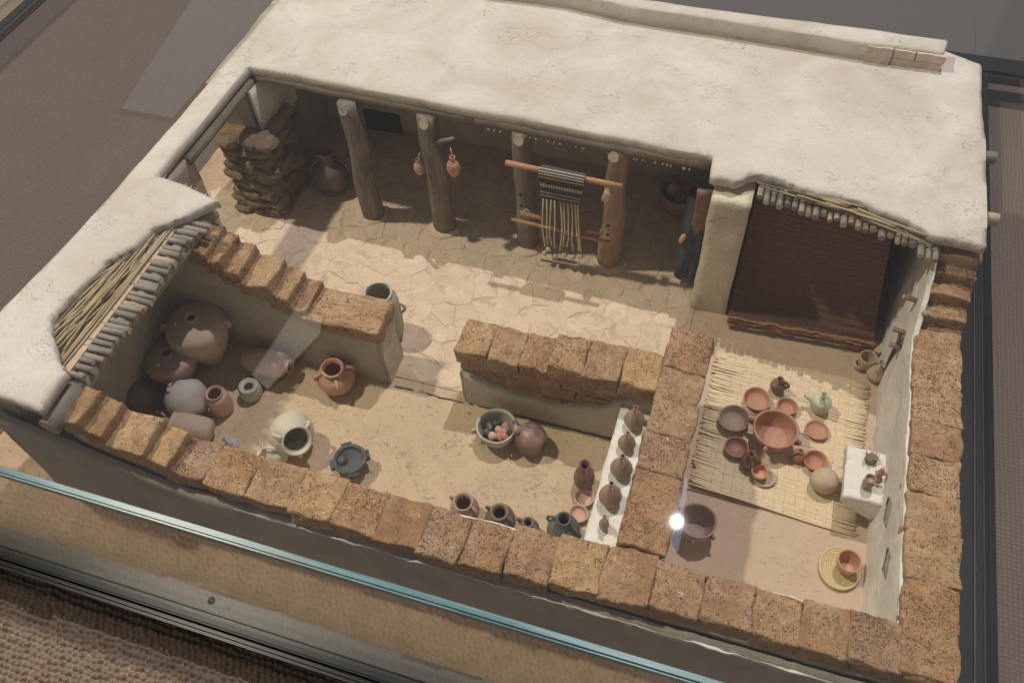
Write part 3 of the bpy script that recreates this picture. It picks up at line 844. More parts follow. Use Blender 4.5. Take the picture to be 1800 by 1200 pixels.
# ---- posts
PX = [-.904, -.707, -.486, -.275]
def posts():
    for i, x in enumerate(PX):
        p = empty('pillar', (x, .828, 0), parent=house)
        m = 'bark_tan' if i == 3 else 'bark'
        r = (.026, .027, .025, .026)[i]
        bar('shaft', (.004, 0, .008), (-.002, .014, .348), r*1.08, r*.88, m, p, 16, 14, .010, 4+i*3.3)
        V, F, _ = lathe_geo([(.0, -.004), (.042, -.004), (.040, .010), (.0, .012)], 0, 9, 1, .12, i*7)
        o = mesh_obj('base_stone', V, F, 'flagstone', p, False)
        bar('beam_end', (-.003, .04, .322), (-.003, -.013, .342), .0125, .0120, 'bark', p, 12, 2, capmat='cut_end')
        if i >= 2:
            s = 1 if i == 2 else -1
            for z in ((.20, .165) if i == 2 else (.155, .125)):
                V = [(0, 0, 0)]+[(.0045*math.cos(a*.785), 0, .0045*math.sin(a*.785)) for a in range(8)]
                mesh_obj('peg_hole', V, [(0, k+1, (k+1) % 8+1) for k in range(8)], 'hole', p, False, (.002*s, -r*1.04-.004, z))
    q = UY(1010+45*.0+57, 341, .79)
    bar('peg', (q.x, .80, q.z), (q.x, .772, q.z), .0085, .0085, 'tan_log', house, 10, 2, capmat='cut_end')
posts()
# ---- roof
def dense(poly, st, jit, closed=True):
    out = []
    n = len(poly)
    for i in range(n):
        a = poly[i]; b = poly[(i+1) % n]; L = math.hypot(b[0]-a[0], b[1]-a[1]); k = max(1, int(L/st)); j = a[2] if len(a) > 2 else jit
        for q in range(k):
            t = q/k; x = a[0]+(b[0]-a[0])*t; y = a[1]+(b[1]-a[1])*t
            w = noise.noise(Vector((x*10, y*10, 3)))*1.6+noise.noise(Vector((x*45, y*45, 8)))*.6*min(1, j/.004)+(noise.noise(Vector((x*120, y*120, 5)))*.9 if j > .0045 else 0)
            nx_, ny_ = -(b[1]-a[1])/L, (b[0]-a[0])/L
            out.append((x+nx_*w*j, y+ny_*w*j))
    return out
def cellclip(poly, x0, x1, y0, y1):
    p = clip(poly, -1, 0, -x0)
    if len(p) > 2: p = clip(p, 1, 0, x1)
    if len(p) > 2: p = clip(p, 0, -1, -y0)
    if len(p) > 2: p = clip(p, 0, 1, y1)
    return p
def inside(poly, x, y):
    c = False; n = len(poly)
    for i in range(n):
        a = poly[i]; b = poly[i-1]
        if (a[1] > y) != (b[1] > y) and x < (b[0]-a[0])*(y-a[1])/(b[1]-a[1])+a[0]: c = not c
    return c
def slab(name, poly, ztop, zbot, mat, parent, cell=.014, zfun=None, edge=.006, drop=.0035, amp=.0012):
    xs = [p[0] for p in poly]; ys = [p[1] for p in poly]
    seg = [(Vector((*poly[i], 0)), Vector((*poly[(i+1) % len(poly)], 0))) for i in range(len(poly))]
    X0 = min(xs)-.003; Y0 = min(ys)-.003; np_ = []
    for i in range(len(poly)):
        a = poly[i]; b = poly[(i+1) % len(poly)]; ts = [0.0]
        for ax, o_ in ((0, X0), (1, Y0)):
            lo, hi = sorted((a[ax], b[ax]))
            for g in range(int(math.floor((lo-o_)/cell)), int(math.ceil((hi-o_)/cell))+1):
                v = o_+g*cell
                if lo+1e-6 < v < hi-1e-6: ts.append((v-a[ax])/(b[ax]-a[ax]))
        for t in sorted(ts): np_.append((a[0]+(b[0]-a[0])*t, a[1]+(b[1]-a[1])*t))
    poly = np_
    seg = [(Vector((*poly[i], 0)), Vector((*poly[(i+1) % len(poly)], 0))) for i in range(len(poly))]
    # spatial hash of boundary points for edge distance
    hsh = {}
    for p in poly: hsh.setdefault((int(p[0]//.03), int(p[1]//.03)), []).append(p)
    def edist(x, y):
        m = 9
        cx, cy = int(x//.03), int(y//.03)
        for i in (-1, 0, 1):
            for j in (-1, 0, 1):
                for p in hsh.get((cx+i, cy+j), ()):
                    d = (p[0]-x)**2+(p[1]-y)**2
                    if d < m: m = d
        return math.sqrt(m)
    V = []; F = []; idx = {}; bnd = {(round(p[0], 5), round(p[1], 5)) for p in poly}
    def vid(x, y):
        k = (round(x, 4), round(y, 4))
        if k not in idx:
            d = edist(x, y); e = max(0, 1-d/edge)
            z = ztop+amp*(noise.noise(Vector((x*7, y*7, 0)))+.5*noise.noise(Vector((x*22, y*22, 4)))+.3*noise.noise(Vector((x*60, y*60, 4))))-drop*e*e
            if zfun: z += zfun(x, y)
            idx[k] = len(V); V.append((x, y, z))
        return idx[k]
    nx = int((max(xs)-min(xs))/cell)+1; ny = int((max(ys)-min(ys))/cell)+1; X0 = min(xs)-.003; Y0 = min(ys)-.003
    # only clip against cells touched by the boundary
    touched = set()
    for a, b in seg:
        for t in range(5):
            p = a+(b-a)*(t/4); touched.add((int((p.x-X0)/cell), int((p.y-Y0)/cell)))
    for i in range(nx):
        strip = None
        for j in range(ny):
            x0, x1, y0, y1 = X0+i*cell, X0+(i+1)*cell, Y0+j*cell, Y0+(j+1)*cell
            near = any((i+u, j+v) in touched for u in (-1, 0, 1) for v in (-1, 0, 1))
            if near:
                if strip is None: strip = cellclip(poly, x0, x1, min(ys)-1, max(ys)+1)
                p = clip(strip, 0, -1, -y0) if len(strip) > 2 else []
                p = clip(p, 0, 1, y1) if len(p) > 2 else []
                if len(p) < 3: continue
                ids = []
                for q in p:
                    v = vid(*q)
                    if not ids or ids[-1] != v: ids.append(v)
                if len(ids) > 2 and ids[0] == ids[-1]: ids.pop()
                if len(set(ids)) == len(ids) and len(ids) > 2: F.append(tuple(ids))
            elif inside(poly, (x0+x1)/2, (y0+y1)/2):
                F.append((vid(x0, y0), vid(x1, y0), vid(x1, y1), vid(x0, y1)))
    # skirt
    rim = [vid(*p) for p in poly]; n0 = len(V); n = len(poly)
    mid = [(p[0], p[1], (V[rim[i]][2]*.45+zbot*.55)+.003*noise.noise(Vector((p[0]*60, p[1]*60, 2)))) for i, p in enumerate(poly)]
    area = sum(poly[i][0]*poly[(i+1) % n][1]-poly[(i+1) % n][0]*poly[i][1] for i in range(n))
    V += mid; V += [(p[0], p[1], zbot) for p in poly]
    for i in range(n):
        k = (i+1) % n
        if rim[i] == rim[k]: continue
        F.append((rim[k], rim[i], n0+i, n0+k)); F.append((n0+k, n0+i, n0+n+i, n0+n+k))
    F.append(tuple(n0+n+i for i in range(n-1, -1, -1)))
    o = mesh_obj(name, V, F, mat, parent)
    bm = bmesh.new(); bm.from_mesh(o.data); bmesh.ops.recalc_face_normals(bm, faces=bm.faces); bm.to_mesh(o.data); bm.free()
    return o
def roof():
    r = empty('roof', (0, 0, 0), parent=house); tag(r, 'white plastered flat roof with logs and reeds exposed at the broken edges')
    S, Rg = .0018, .0055
    poly = [(-1.222, 1.285, S), (-1.218, 1.05, S), (-1.226, .65, S), (-1.240, .29, S), (-1.262, .09, S), (-1.262, -.075, .003), (-1.14, -.074, .004), (-1.054, -.083, .003),
            (-1.058, -.004, .005), (-1.095, .020, Rg), (-1.143, .067, Rg), (-1.159, .092, Rg), (-1.157, .131, Rg), (-1.140, .208, Rg), (-1.133, .247, Rg), (-1.103, .294, Rg), (-1.098, .342, Rg), (-1.047, .392, .004),
            (-1.005, .449, .003), (-1.09, .470, .003), (-1.172, .478, .002), (-1.160, .862, .003), (-.574, .842, .003), (-.076, .822, .002), (-.070, .762, .005),
            (-.024, .760, .005), (.016, .790, Rg), (.128, .771, Rg), (.182, .768, Rg), (.245, .757, Rg), (.308, .738, Rg), (.353, .709, .004), (.442, .703, .003), (.444, .95, .003), (.434, 1.26, .003), (.36, 1.29, .003)]
    poly = [p for p in poly]
    pd = dense(poly, .008, .003)
    slab('plaster', pd, .385, .363, 'roof_plaster', r)
    # parapet on the rear edge
    pp = [(-1.2, 1.255), (-.50, 1.255), (-.35, 1.232), (-.08, 1.225), (.19, 1.212), (.345, 1.212), (.352, 1.262), (.15, 1.268), (-.18, 1.265), (-.42, 1.272), (-1.2, 1.30)]
    slab('parapet', dense(pp, .01, .002), .430, .378, 'roof_plaster', r, .012)
    # bare stone patch at the end of the parapet
    for x0, x1, z0, z1 in [(.19, .245, .383, .424), (.246, .35, .383, .403), (.246, .29, .404, .424), (.291, .352, .404, .424)]:
        V, F = grid_box(x0+.001, x1-.001, 1.207, 1.226, z0, z1, .012, .0025, 40); mesh_obj('stone_block', V, F, 'pink_stone', r, False)
    # layer of earth below the plaster where it has broken away
    under = [(-1.20, 1.2), (-1.20, .1), (-1.2, -.06), (-1.085, -.055), (-1.07, .0), (-1.068, .36), (-1.10, .44), (-1.2, .46)]
    V = [(x, y, .3525) for x, y in under[1:]]+[(x, y, .3622) for x, y in under[1:]]
    n = len(under)-1
    mesh_obj('earth_layer', V, [tuple(range(n, 2*n))]+[(i, (i+1) % n, n+(i+1) % n, n+i) for i in range(n)], 'joint_earth', r, False)
    # logs of the side roof
    k = 0
    y = .005
    while y < .405:
        rr = random.uniform(.0052, .0075); y += rr
        x1 = -1.021+random.uniform(-.012, .006)-(.012 if y < .05 else 0)+max(0, y-.33)*.3
        L = .16
        m = 'tan_log' if random.random() < .22 else 'grey_log'
        bar('log', (-1.19, y+random.uniform(-.003, .003), .356), (x1, y+random.uniform(-.004, .004), .356+random.uniform(-.002, .002)), rr, rr*random.uniform(.85, 1), m, r, 9, 3, .001, k, capmat='cut_end' if random.random() < .5 else 'bark_tan')
        y += rr+.0012; k += 1
    # reeds lying across those logs
    bx = [(-.02, -1.07), (.02, -1.10), (.067, -1.15), (.131, -1.165), (.208, -1.148), (.247, -1.14), (.294, -1.112), (.342, -1.10), (.40, -1.05)]
    for q in range(46):
        x = random.uniform(-1.166, -1.104)
        ya = random.uniform(-.02, .20); yb = ya+random.uniform(.10, .22)
        ylo = max(ya, .01+max(0, -(x+1.07))*.75); yhi = min(yb, .395-max(0, -(x+1.05))*1.7+.04)
        if yhi-ylo < .04: continue
        dx = (x+1.11)*.15
        a = random.uniform(-.010, .010)
        bar('reed', (x+dx-a+.004, ylo, .3655+random.uniform(0, .010)), (x+a+.018, yhi, .3655+random.uniform(0, .010)), .0023, .0018, random.choice(('reed', 'reed', 'reed_dark')), r, 6, 4, .002, q)
    for q in range(3):
        bar('reed', (-1.096+q*.005, .012, .3655), (-1.082+q*.004, .375, .366), .0022, .002, 'reed', r, 6, 6, .003, q+70)
    # big beam under the side roof
    bar('beam', (-1.062, -.088, .328), (-1.046, .452, .336), .020, .019, 'grey_log', r, 14, 12, .004, 2.2, capmat='tan_log')
    # beam under the front edge
    bar('beam', (-1.158, .868, .3525), (-.60, .848, .3525), .0100, .0100, 'bark', r, 12, 12, .004, 5.2)
    bar('beam', (-.598, .848, .3525), (-.075, .826, .3525), .0100, .0100, 'bark', r, 12, 12, .004, 8.2)
    for q in range(30):
        x = random.uniform(-.58, -.09); yb = interp([(-1.16, .862), (-.574, .840), (-.076, .820)], x)[0]
        bar('stub', (x, yb+.02, .3415), (x+random.uniform(-.002, .002), yb-.0060, .3415), .0024, .0022, 'tan_log', r, 6, 1, capmat='cut_end')
    # logs and reeds at the broken front edge of the right roof
    x = .026; k = 0
    while x < .36:
        rr = random.uniform(.0050, .0072); x += rr
        yb = interp([(0, .785), (.128, .765), (.245, .748), (.308, .728), (.353, .700), (.4, .70)], x)[0]
        bar('log', (x+random.uniform(-.002, .002), yb+.09, .352), (x, yb-.022+random.uniform(-.010, .008), .351+random.uniform(-.003, .002)), rr, rr, 'grey_log' if random.random() < .8 else 'tan_log', r, 9, 2, 0, k+40, capmat='cut_end' if random.random() < .4 else 'grey_log')
        x += rr+.0016; k += 1
    for q in range(26):
        xa = random.uniform(.02, .27); xb = min(xa+random.uniform(.06, .14), .352)
        f = lambda x: interp([(0, .785), (.128, .765), (.245, .748), (.308, .728), (.353, .703), (.4, .70)], x)[0]
        off = random.uniform(-.012, .010); z = .3605+random.uniform(0, .012)+(.0 if off < 0 else .003)
        bar('reed', (xa, f(xa)+off, z), (xb, f(xb)+off+random.uniform(-.004, .004), z), .0021, .0018, random.choice(('reed', 'reed', 'reed_dark')), r, 6, 4, .002, q+20)
    for px, py, px2, py2 in [(1435, 360, 1512, 382), (1497, 383, 1545, 395), (1505, 380, 1540, 388)]:
        a = U(px, py, .337); b = U(px2, py2, .338)
        bar('reed', a, b, .0022, .002, 'reed', r, 6, 3, .001, 3)
    # log stubs poking from the far right side
    for px, py, m in [(1740, 277, 'grey_log'), (1744, 385, 'cut_end')]:
        a = U(px, py, .362); bar('log', (a.x-.07, a.y, .362), (a.x+.010, a.y, .362), .0125, .0125, m, r, 12, 2, capmat='cut_end')
roof()

# ------------------------------------------------------------------ weaving loom between the two right posts
def loom():
    Y = .781
    t = empty('loom', (-.38, Y, 0)); tag(t, 'upright weaving loom with a half woven patterned cloth hung between two posts', 'loom')
    def lp(px, py, y=Y): p = UY(px, py, y); return Vector((p.x+.38, p.y-Y, p.z))
    bar('top_beam', lp(889, 286), lp(1094, 328), .0062, .0062, 'dowel', t, 12, 4, capmat='dowel')
    for a, b in [((915, 374), (957, 385)), ((1026, 404), (1060, 411))]:
        bar('heddle_rod', lp(*a, Y+.012), lp(*b, Y+.012), .0058, .0050, 'dowel', t, 10, 3, capmat='dowel')
    bar('lower_rod', lp(899, 385), lp(1074, 427), .0038, .0046, 'dowel', t, 10, 4, capmat='dowel')
    # rolled cloth
    a = lp(950, 300); b = lp(1029, 316); ax = (b-a)
    c = bar('cloth_roll', a, b, .0135, .0135, 'cloth_dark', t, 18, 12, 0, 1)
    n = 34
    for r_, (ang, m) in enumerate([(105, 'cloth_light'), (135, 'cloth_light'), (165, 'cloth_light'), (205, 'cloth_orange'), (225, 'cloth_orange')]):
        V = []; F = []
        for i in range(n):
            u = (i+.5)/n; an = math.radians(ang); w = 3.1 if m == 'cloth_orange' else 2.4
            p = a+ax*u+Vector((0, math.cos(an), math.sin(an)))*.0133 if False else a+ax*u+Vector((0, -math.cos(math.radians(ang-90)), math.sin(math.radians(ang-90+90-90+0)) if False else -math.sin(math.radians(ang-90))+0))*.0
            el = math.radians({105: 68, 135: 42, 165: 18, 205: -18, 225: -34}[ang])
            p = a+ax*u+Vector((0, -math.cos(el), math.sin(el)))*.0136
            tg = Vector((0, math.sin(el), math.cos(el)))
            ux = ax.normalized(); s = Vector((.35*(1 if i % 2 else -1), 0, 0))
            d1 = (tg+ux*s.x)*(.0024 if m == 'cloth_orange' else .0012); d2 = ux*.0009*w*.6; o_ = Vector((0, -math.cos(el), math.sin(el)))*.0009
            k = len(V); V += [p-d1-d2, p-d1+d2, p+d1+d2, p+d1-d2]; V += [v+o_ for v in V[k:k+4]]
            F += [(k+4, k+5, k+6, k+7), (k, k+1, k+5, k+4), (k+1, k+2, k+6, k+5), (k+2, k+3, k+7, k+6), (k+3, k, k+4, k+7)]
        tag(mesh_obj('woven_pattern', V, F, m, t, False), kind='stuff')
    # hanging cloth
    tl, tr, bl, br = lp(949, 312), lp(1027, 327), lp(952, 347), lp(1018, 360)
    V = []; F = []; nx, ny = 20, 14
    for s in (0, 1):
        for j in range(ny+1):
            for i in range(nx+1):
                u, v = i/nx, j/ny; p = (tl*(1-u)+tr*u)*(1-v)+(bl*(1-u)+br*u)*v
                p = p+Vector((0, -.0025*math.sin(v*26)*.4-.003+s*.002, 0)); V.append(p)
    N = (nx+1)*(ny+1)
    for j in range(ny):
        for i in range(nx):
            q = j*(nx+1)+i; F.append((q, q+nx+1, q+nx+2, q+1)); F.append((N+q, N+q+1, N+q+nx+2, N+q+nx+1))
    mesh_obj('woven_cloth', V, F, 'cloth_dark', t)
    V = []; F = []
    for row, (v, dens) in enumerate([(.22, 16), (.30, 16), (.62, 26), (.78, 26)]):
        for i in range(dens):
            u = (i+.5)/dens; p = (tl*(1-u)+tr*u)*(1-v)+(bl*(1-u)+br*u)*v+Vector((0, -.0058, 0))
            w = (tr-tl).length/dens*.33; h = .0012 if row > 1 else .0022; k = len(V); ux = (tr-tl).normalized()
            for q in (p-ux*w-Vector((0, 0, h)), p+ux*w-Vector((0, 0, h)), p+ux*w+Vector((0, 0, h)), p-ux*w+Vector((0, 0, h))): V.append(q)
            for q in V[k:k+4]: V.append(q+Vector((0, .002, 0)))
            F += [(k, k+1, k+2, k+3), (k, k+3, k+7, k+4), (k+3, k+2, k+6, k+7), (k+2, k+1, k+5, k+6), (k+1, k, k+4, k+5)]
    tag(mesh_obj('woven_pattern', V, F, 'cloth_light', t, False), kind='stuff')
    tube('loose_thread', [lp(955, 348), lp(962, 336), lp(975, 332), lp(998, 326)], .0012, 'yarn', t, 6)
    # warp threads and clay weights
    top = [(955, 349), (961, 350), (969, 351), (975, 352), (985, 354), (991, 356), (998, 357), (1005, 358), (1011, 359), (1015, 360)]
    rod = [(953, 398), (961, 400), (966, 401), (975, 403), (988, 406), (993, 407), (999, 408), (1006, 410), (1014, 412), (1018, 413)]
    low = [(958, 432), (963, 430), (970, 431), (975, 436), (984, 440), (990, 432), (996, 434), (1008, 440), (1017, 442), (1021, 443)]
    for a_, b_, c_ in zip(top, rod, low):
        A, B, C_ = lp(*a_, Y-.004), lp(*b_, Y-.0065), lp(*c_, Y-.004); C_.z = max(C_.z, .012)
        tube('warp_thread', [A, A*.5+B*.5+Vector((random.uniform(-.001, .001), 0, 0)), B, B*.6+C_*.4+Vector((random.uniform(-.003, .003), -.002, 0)), C_], .0019, 'yarn', t, 6)
        V, F = tube_geo([B+Vector((0, 0, .006)), B+Vector((.001, -.004, 0)), B+Vector((0, 0, -.006))], .0016, 6); mesh_obj('knot', V, F, 'yarn', t)
    for i, (px, py) in enumerate([(958, 443), (976, 448), (993, 446), (1008, 449), (1021, 448), (965, 436)]):
        p = lp(px, py, Y-.002); s = random.uniform(.0062, .0080)
        V, F, _ = lathe_geo(prof('sphere', s, s*2.1, s), 0, 14, 1, .06, i); o = mesh_obj('loom_weight', V, F, 'cream_clay', t, True, Vector((p.x, p.y-.004, max(.006, p.z-s))))
    for px, py in [(926, 372), (1061, 405)]:
        p = lp(px, py, Y-.004)
        pts = [p+Vector((.007*math.cos(a), -.002, .009*math.sin(a))) for a in [k*.7 for k in range(10)]]
        tube('cord_loop', pts, .0014, 'yarn', t, 6)
loom()

# ------------------------------------------------------------------ vessels
def S(px, d, py, z=.05): return d*MP(px, py, z)/2
def upright(name, label, cat, px, py, rim_d, body_d, H, kind, mat, z0=0.0, handles=(), group=None, wall=.003, fill=None, neck=None, depth=.92, rotz=None, hr=None, single=False):
    R = S(px, body_d, py, z0+H*.6); rim = S(px, rim_d, py, z0+H)
    loc = P_rim(px, py, H, z0)
    return vessel(name, label, cat, loc, kind, R, H, rim, mat, wall, handles, (0, 0, rotz if rotz is not None else 0), group, neck, fill, hr, depth, single)
def laid(name, label, cat, loc, axis, kind, R, H, rim, mat, wall=.003, handles=(), neck=None, spin=0, fill=None, depth=.92):
    """vessel lying down: its base at loc, mouth towards axis"""
    q = Vector(axis).normalized().to_track_quat('Z', 'Y')
    root = vessel(name, label, cat, loc, kind, R, H, rim, mat, wall, handles, (0, 0, 0), None, neck, fill, None, depth)
    m = q.to_matrix().to_4x4() @ Matrix.Rotation(spin, 4, 'Z')
    root.rotation_euler = m.to_euler(); return root

# -- left store room
upright('storage_jar', 'tallest round shouldered storage jar in the dark corner of the store room', 'storage jar', 335, 556, 27, 104, .165, 'storage', 'tan_clay', handles=[(20, .74, .86, .010), (200, .74, .86, .010)], wall=.004, neck=.014, depth=.6)
upright('storage_jar', 'brown jar beside the tallest storage jar, under the left roof', 'storage jar', 292, 618, 26, 88, .115, 'storage', 'brown_clay', handles=[(120, .72, .85, .008)], neck=.013, depth=.5)
q = U(428, 632, .03)
laid('torpedo_jar', 'pinkish pointed jar lying on its side by the plastered partition', 'jar', (q.x-.008, q.y, .034), (1, .06, .03), 'torpedo', .031, .125, .017, 'pink_clay', neck=.014, depth=.4)
q = U(332, 708, .04)
laid('amphora', 'pale grey round amphora tipped over in the store room', 'amphora', (q.x+.022, q.y-.018, .028), (-.62, .50, .42), 'jug', .047, .105, .016, 'grey_clay', handles=[(60, .60, .82, .012), (240, .60, .82, .012)], neck=.013, depth=.5)
upright('jar', 'pinkish cylindrical jar with an open mouth, right of the grey amphora', 'jar', 376, 690, 32, 41, .070, 'cyl', 'pink_clay', handles=[(215, .35, .6, .010)], neck=.017)
upright('ring_pot', 'small pale grey thick rimmed pot in front of the lying pointed jar', 'pot', 436, 678, 38, 40, .034, 'cyl', 'grey_cream', wall=.010, neck=.020)
q = U(364, 757, .03)
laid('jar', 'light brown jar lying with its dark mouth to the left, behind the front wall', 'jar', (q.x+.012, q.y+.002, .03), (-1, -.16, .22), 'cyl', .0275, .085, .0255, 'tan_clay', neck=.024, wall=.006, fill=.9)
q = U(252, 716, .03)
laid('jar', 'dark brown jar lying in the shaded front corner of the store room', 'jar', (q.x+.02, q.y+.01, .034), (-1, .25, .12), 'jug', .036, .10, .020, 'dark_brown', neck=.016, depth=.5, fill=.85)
q = U(300, 748, .02)
laid('juglet', 'small reddish juglet lying between the front wall and the grey amphora', 'juglet', (q.x+.015, q.y+.0, .02), (-1, .35, .25), 'juglet', .018, .06, .006, 'terracotta', handles=[(90, .5, .9, .008)])
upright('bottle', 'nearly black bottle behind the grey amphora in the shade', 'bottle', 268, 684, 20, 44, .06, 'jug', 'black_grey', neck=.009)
q = U(408, 782, .03)
laid('lamp_jar', 'tiny grey two mouthed juglet peeking over the front wall', 'juglet', (q.x+.01, q.y, .022), (-.8, .2, .5), 'jug', .014, .035, .008, 'grey_clay', handles=[(70, .4, .9, .008)])
q = U(486, 800, .03)
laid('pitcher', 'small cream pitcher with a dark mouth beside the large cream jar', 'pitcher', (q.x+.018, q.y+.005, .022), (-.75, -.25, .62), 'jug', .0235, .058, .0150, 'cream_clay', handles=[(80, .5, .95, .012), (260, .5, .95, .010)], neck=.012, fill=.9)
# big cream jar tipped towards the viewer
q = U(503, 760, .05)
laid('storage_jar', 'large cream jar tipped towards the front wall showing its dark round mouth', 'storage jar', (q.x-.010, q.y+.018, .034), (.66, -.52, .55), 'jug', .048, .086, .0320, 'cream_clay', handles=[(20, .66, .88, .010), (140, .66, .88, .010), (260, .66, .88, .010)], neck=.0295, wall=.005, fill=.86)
# basalt mortar
m_ = upright('mortar', 'black basalt mortar with lug feet and a pestle stub, standing on the earth floor', 'mortar', 614, 806, 58, 58, .042, 'krater', 'basalt', wall=.007, depth=.30)
for a in (35, 125, 215, 305):
    d = Vector((math.cos(math.radians(a)), math.sin(math.radians(a)), 0)); V, F = grid_box(-.007, .006, -.010, .010, -.010, .0, .005, .0020, 60)
    o = mesh_obj('lug', V, F, 'basalt', m_, True, d*.0345+Vector((0, 0, .0405))); o.rotation_euler = (0, 0, math.radians(a))
V, F, _ = lathe_geo([(.0, 0), (.011, 0), (.010, .012), (.006, .018), (.0, .019)], 0, 14, 1, .05, 3); mesh_obj('pestle', V, F, 'basalt', m_, True, (-.014, -.006, .028))
# orange cooking pot
upright('cooking_pot', 'round orange brown cooking pot with four small handles below the partition', 'cooking pot', 584, 646, 43, 66, .072, 'pot', 'orange_clay', handles=[(0, .62, .86, .012), (90, .62, .86, .012), (180, .62, .86, .012), (270, .62, .86, .012)], wall=.005, rotz=.6, hr=.0042)
upright('storage_jar', 'wide mouthed beige jar standing behind the end of the plastered partition', 'storage jar', 664, 514, 52, 62, .150, 'cyl', 'grey_cream', handles=[(20, .5, .72, .012), (200, .5, .72, .012)], wall=.005, neck=.0315)
# fruit bowl
fb = upright('fruit_bowl', 'grey cream bowl full of dark and reddish fruit', 'bowl', 872, 748, 70, 70, .052, 'krater', 'grey_cream', handles=[(200, .55, .85, .012), (20, .55, .85, .010)], wall=.005, fill=.45)
bl = Vector(fb.location)
for i, (dx, dy, m, rz, s) in enumerate([(-.016, .006, 'fig_dark', .4, .0095), (-.018, -.010, 'fig_dark', 1.2, .009), (-.006, .014, 'fig_dark', 2, .0085), (.004, .002, 'pink_clay', .9, .009), (.016, .014, 'pink_clay', .5, .0095),
                                         (.016, .0, 'fig_red', 2.6, .0095), (.010, -.012, 'fig_red', .2, .009), (-.004, -.016, 'fig_tan', 1.5, .0095), (.020, -.010, 'fig_red', 1, .0085)]):
    V, F, _ = lathe_geo([(.0, -s), (s*.75, -s*.6), (s, 0), (s*.6, s*.8), (s*.2, s*1.3), (.0, s*1.45)], 0, 14, 1, .05, i)
    nm = {'fig_dark': ('dark blue black', 'fig'), 'pink_clay': ('pale pink', 'fruit'), 'fig_red': ('brick red', 'fruit'), 'fig_tan': ('yellow tan', 'fruit')}[m]
    where = {0: 'against the left side of the bowl', 1: 'nearest the left handle', 2: 'at the far side of the bowl', 3: 'in the middle of the bowl', 4: 'at the far right of the bowl', 5: 'at the right of the bowl', 6: 'between the tan and the right hand fruits', 7: 'at the near side of the bowl', 8: 'against the right rim of the bowl'}[i]
    o = mesh_obj(nm[1], V, F, m); o.location = bl+Vector((dx, dy, .035)); o.rotation_euler = (1.3, .2*i, rz)
    tag(o, '%s %s %s' % (nm[0], nm[1], where), nm[1], 'fruit in the grey bowl')
q = U(925, 768, .03)
laid('jug', 'burnished dark red jug with smoke stains lying beside the fruit bowl', 'jug', (q.x+.040, q.y-.012, .034), (-1, .28, .06), 'jug', .0345, .078, .019, 'burnished', handles=[(60, .62, .92, .012), (240, .62, .92, .012)], neck=.016, depth=.5)
# row by the front wall
upright('cooking_pot', 'brown two handled pot farthest left in the row along the front wall', 'cooking pot', 814, 881, 37, 52, .066, 'pot', 'brown_clay', handles=[(165, .70, .95, .010), (345, .70, .95, .010)], wall=.004, group='pots along the front wall')
upright('cooking_pot', 'dark brown wide pot second from left along the front wall', 'cooking pot', 878, 899, 34, 54, .062, 'pot', 'dark_brown', handles=[(165, .70, .95, .010), (345, .70, .95, .010)], wall=.005, group='pots along the front wall')
upright('cooking_pot', 'smallest dark brown two handled pot along the front wall', 'cooking pot', 928, 917, 22, 38, .056, 'pot', 'dark_brown', handles=[(165, .66, .95, .009), (345, .66, .95, .009)], wall=.004, group='pots along the front wall')
upright('amphora', 'blackish grey ribbed jar with two handles at the ledge end of the front wall', 'amphora', 991, 911, 28, 58, .085, 'jug', 'black_grey', handles=[(165, .45, .85, .014), (345, .45, .85, .014)], wall=.004, neck=.0125, group='pots along the front wall')
upright('jug', 'slender dark red jug with an open mouth standing by the white ledge', 'jug', 1028, 816, 21, 38, .088, 'jug', 'dark_red', handles=[(300, .5, .97, .010)], neck=.0085, wall=.0025)
for i, (px, py, d, z0, lb) in enumerate([(1027, 873, 36, 0, 'flat pink clay dish just below the slender dark jug'), (1017, 902, 36, 0, 'flat pink clay dish beside the blackish ribbed jar')]):
    upright('dish', lb, 'dish', px, py, d, d, .014, 'plate', 'pink_clay', z0, wall=.003, group='dishes by the white ledge', single=True)
# juglets on the ledge
for px, py, d, h, lb in [(1118, 716, 36, .062, 'brown narrow necked juglet farthest back on the white ledge'), (1104, 760, 31, .055, 'brown narrow necked juglet second from the back on the white ledge'),
                         (1095, 801, 39, .066, 'brown narrow necked juglet in the middle of the white ledge'), (1075, 849, 41, .070, 'widest brown narrow necked juglet, fourth from the back on the white ledge'), (1063, 907, 19, .045, 'tiny juglet nearest the front wall on the white ledge')]:
    upright('juglet', lb, 'juglet', px, py, max(7, d*.24), d, h, 'juglet', 'juglet_clay', .137, handles=[(-60, .62, .93, .006)], wall=.0015, group='juglets on the white ledge', neck=.003, hr=.0022)

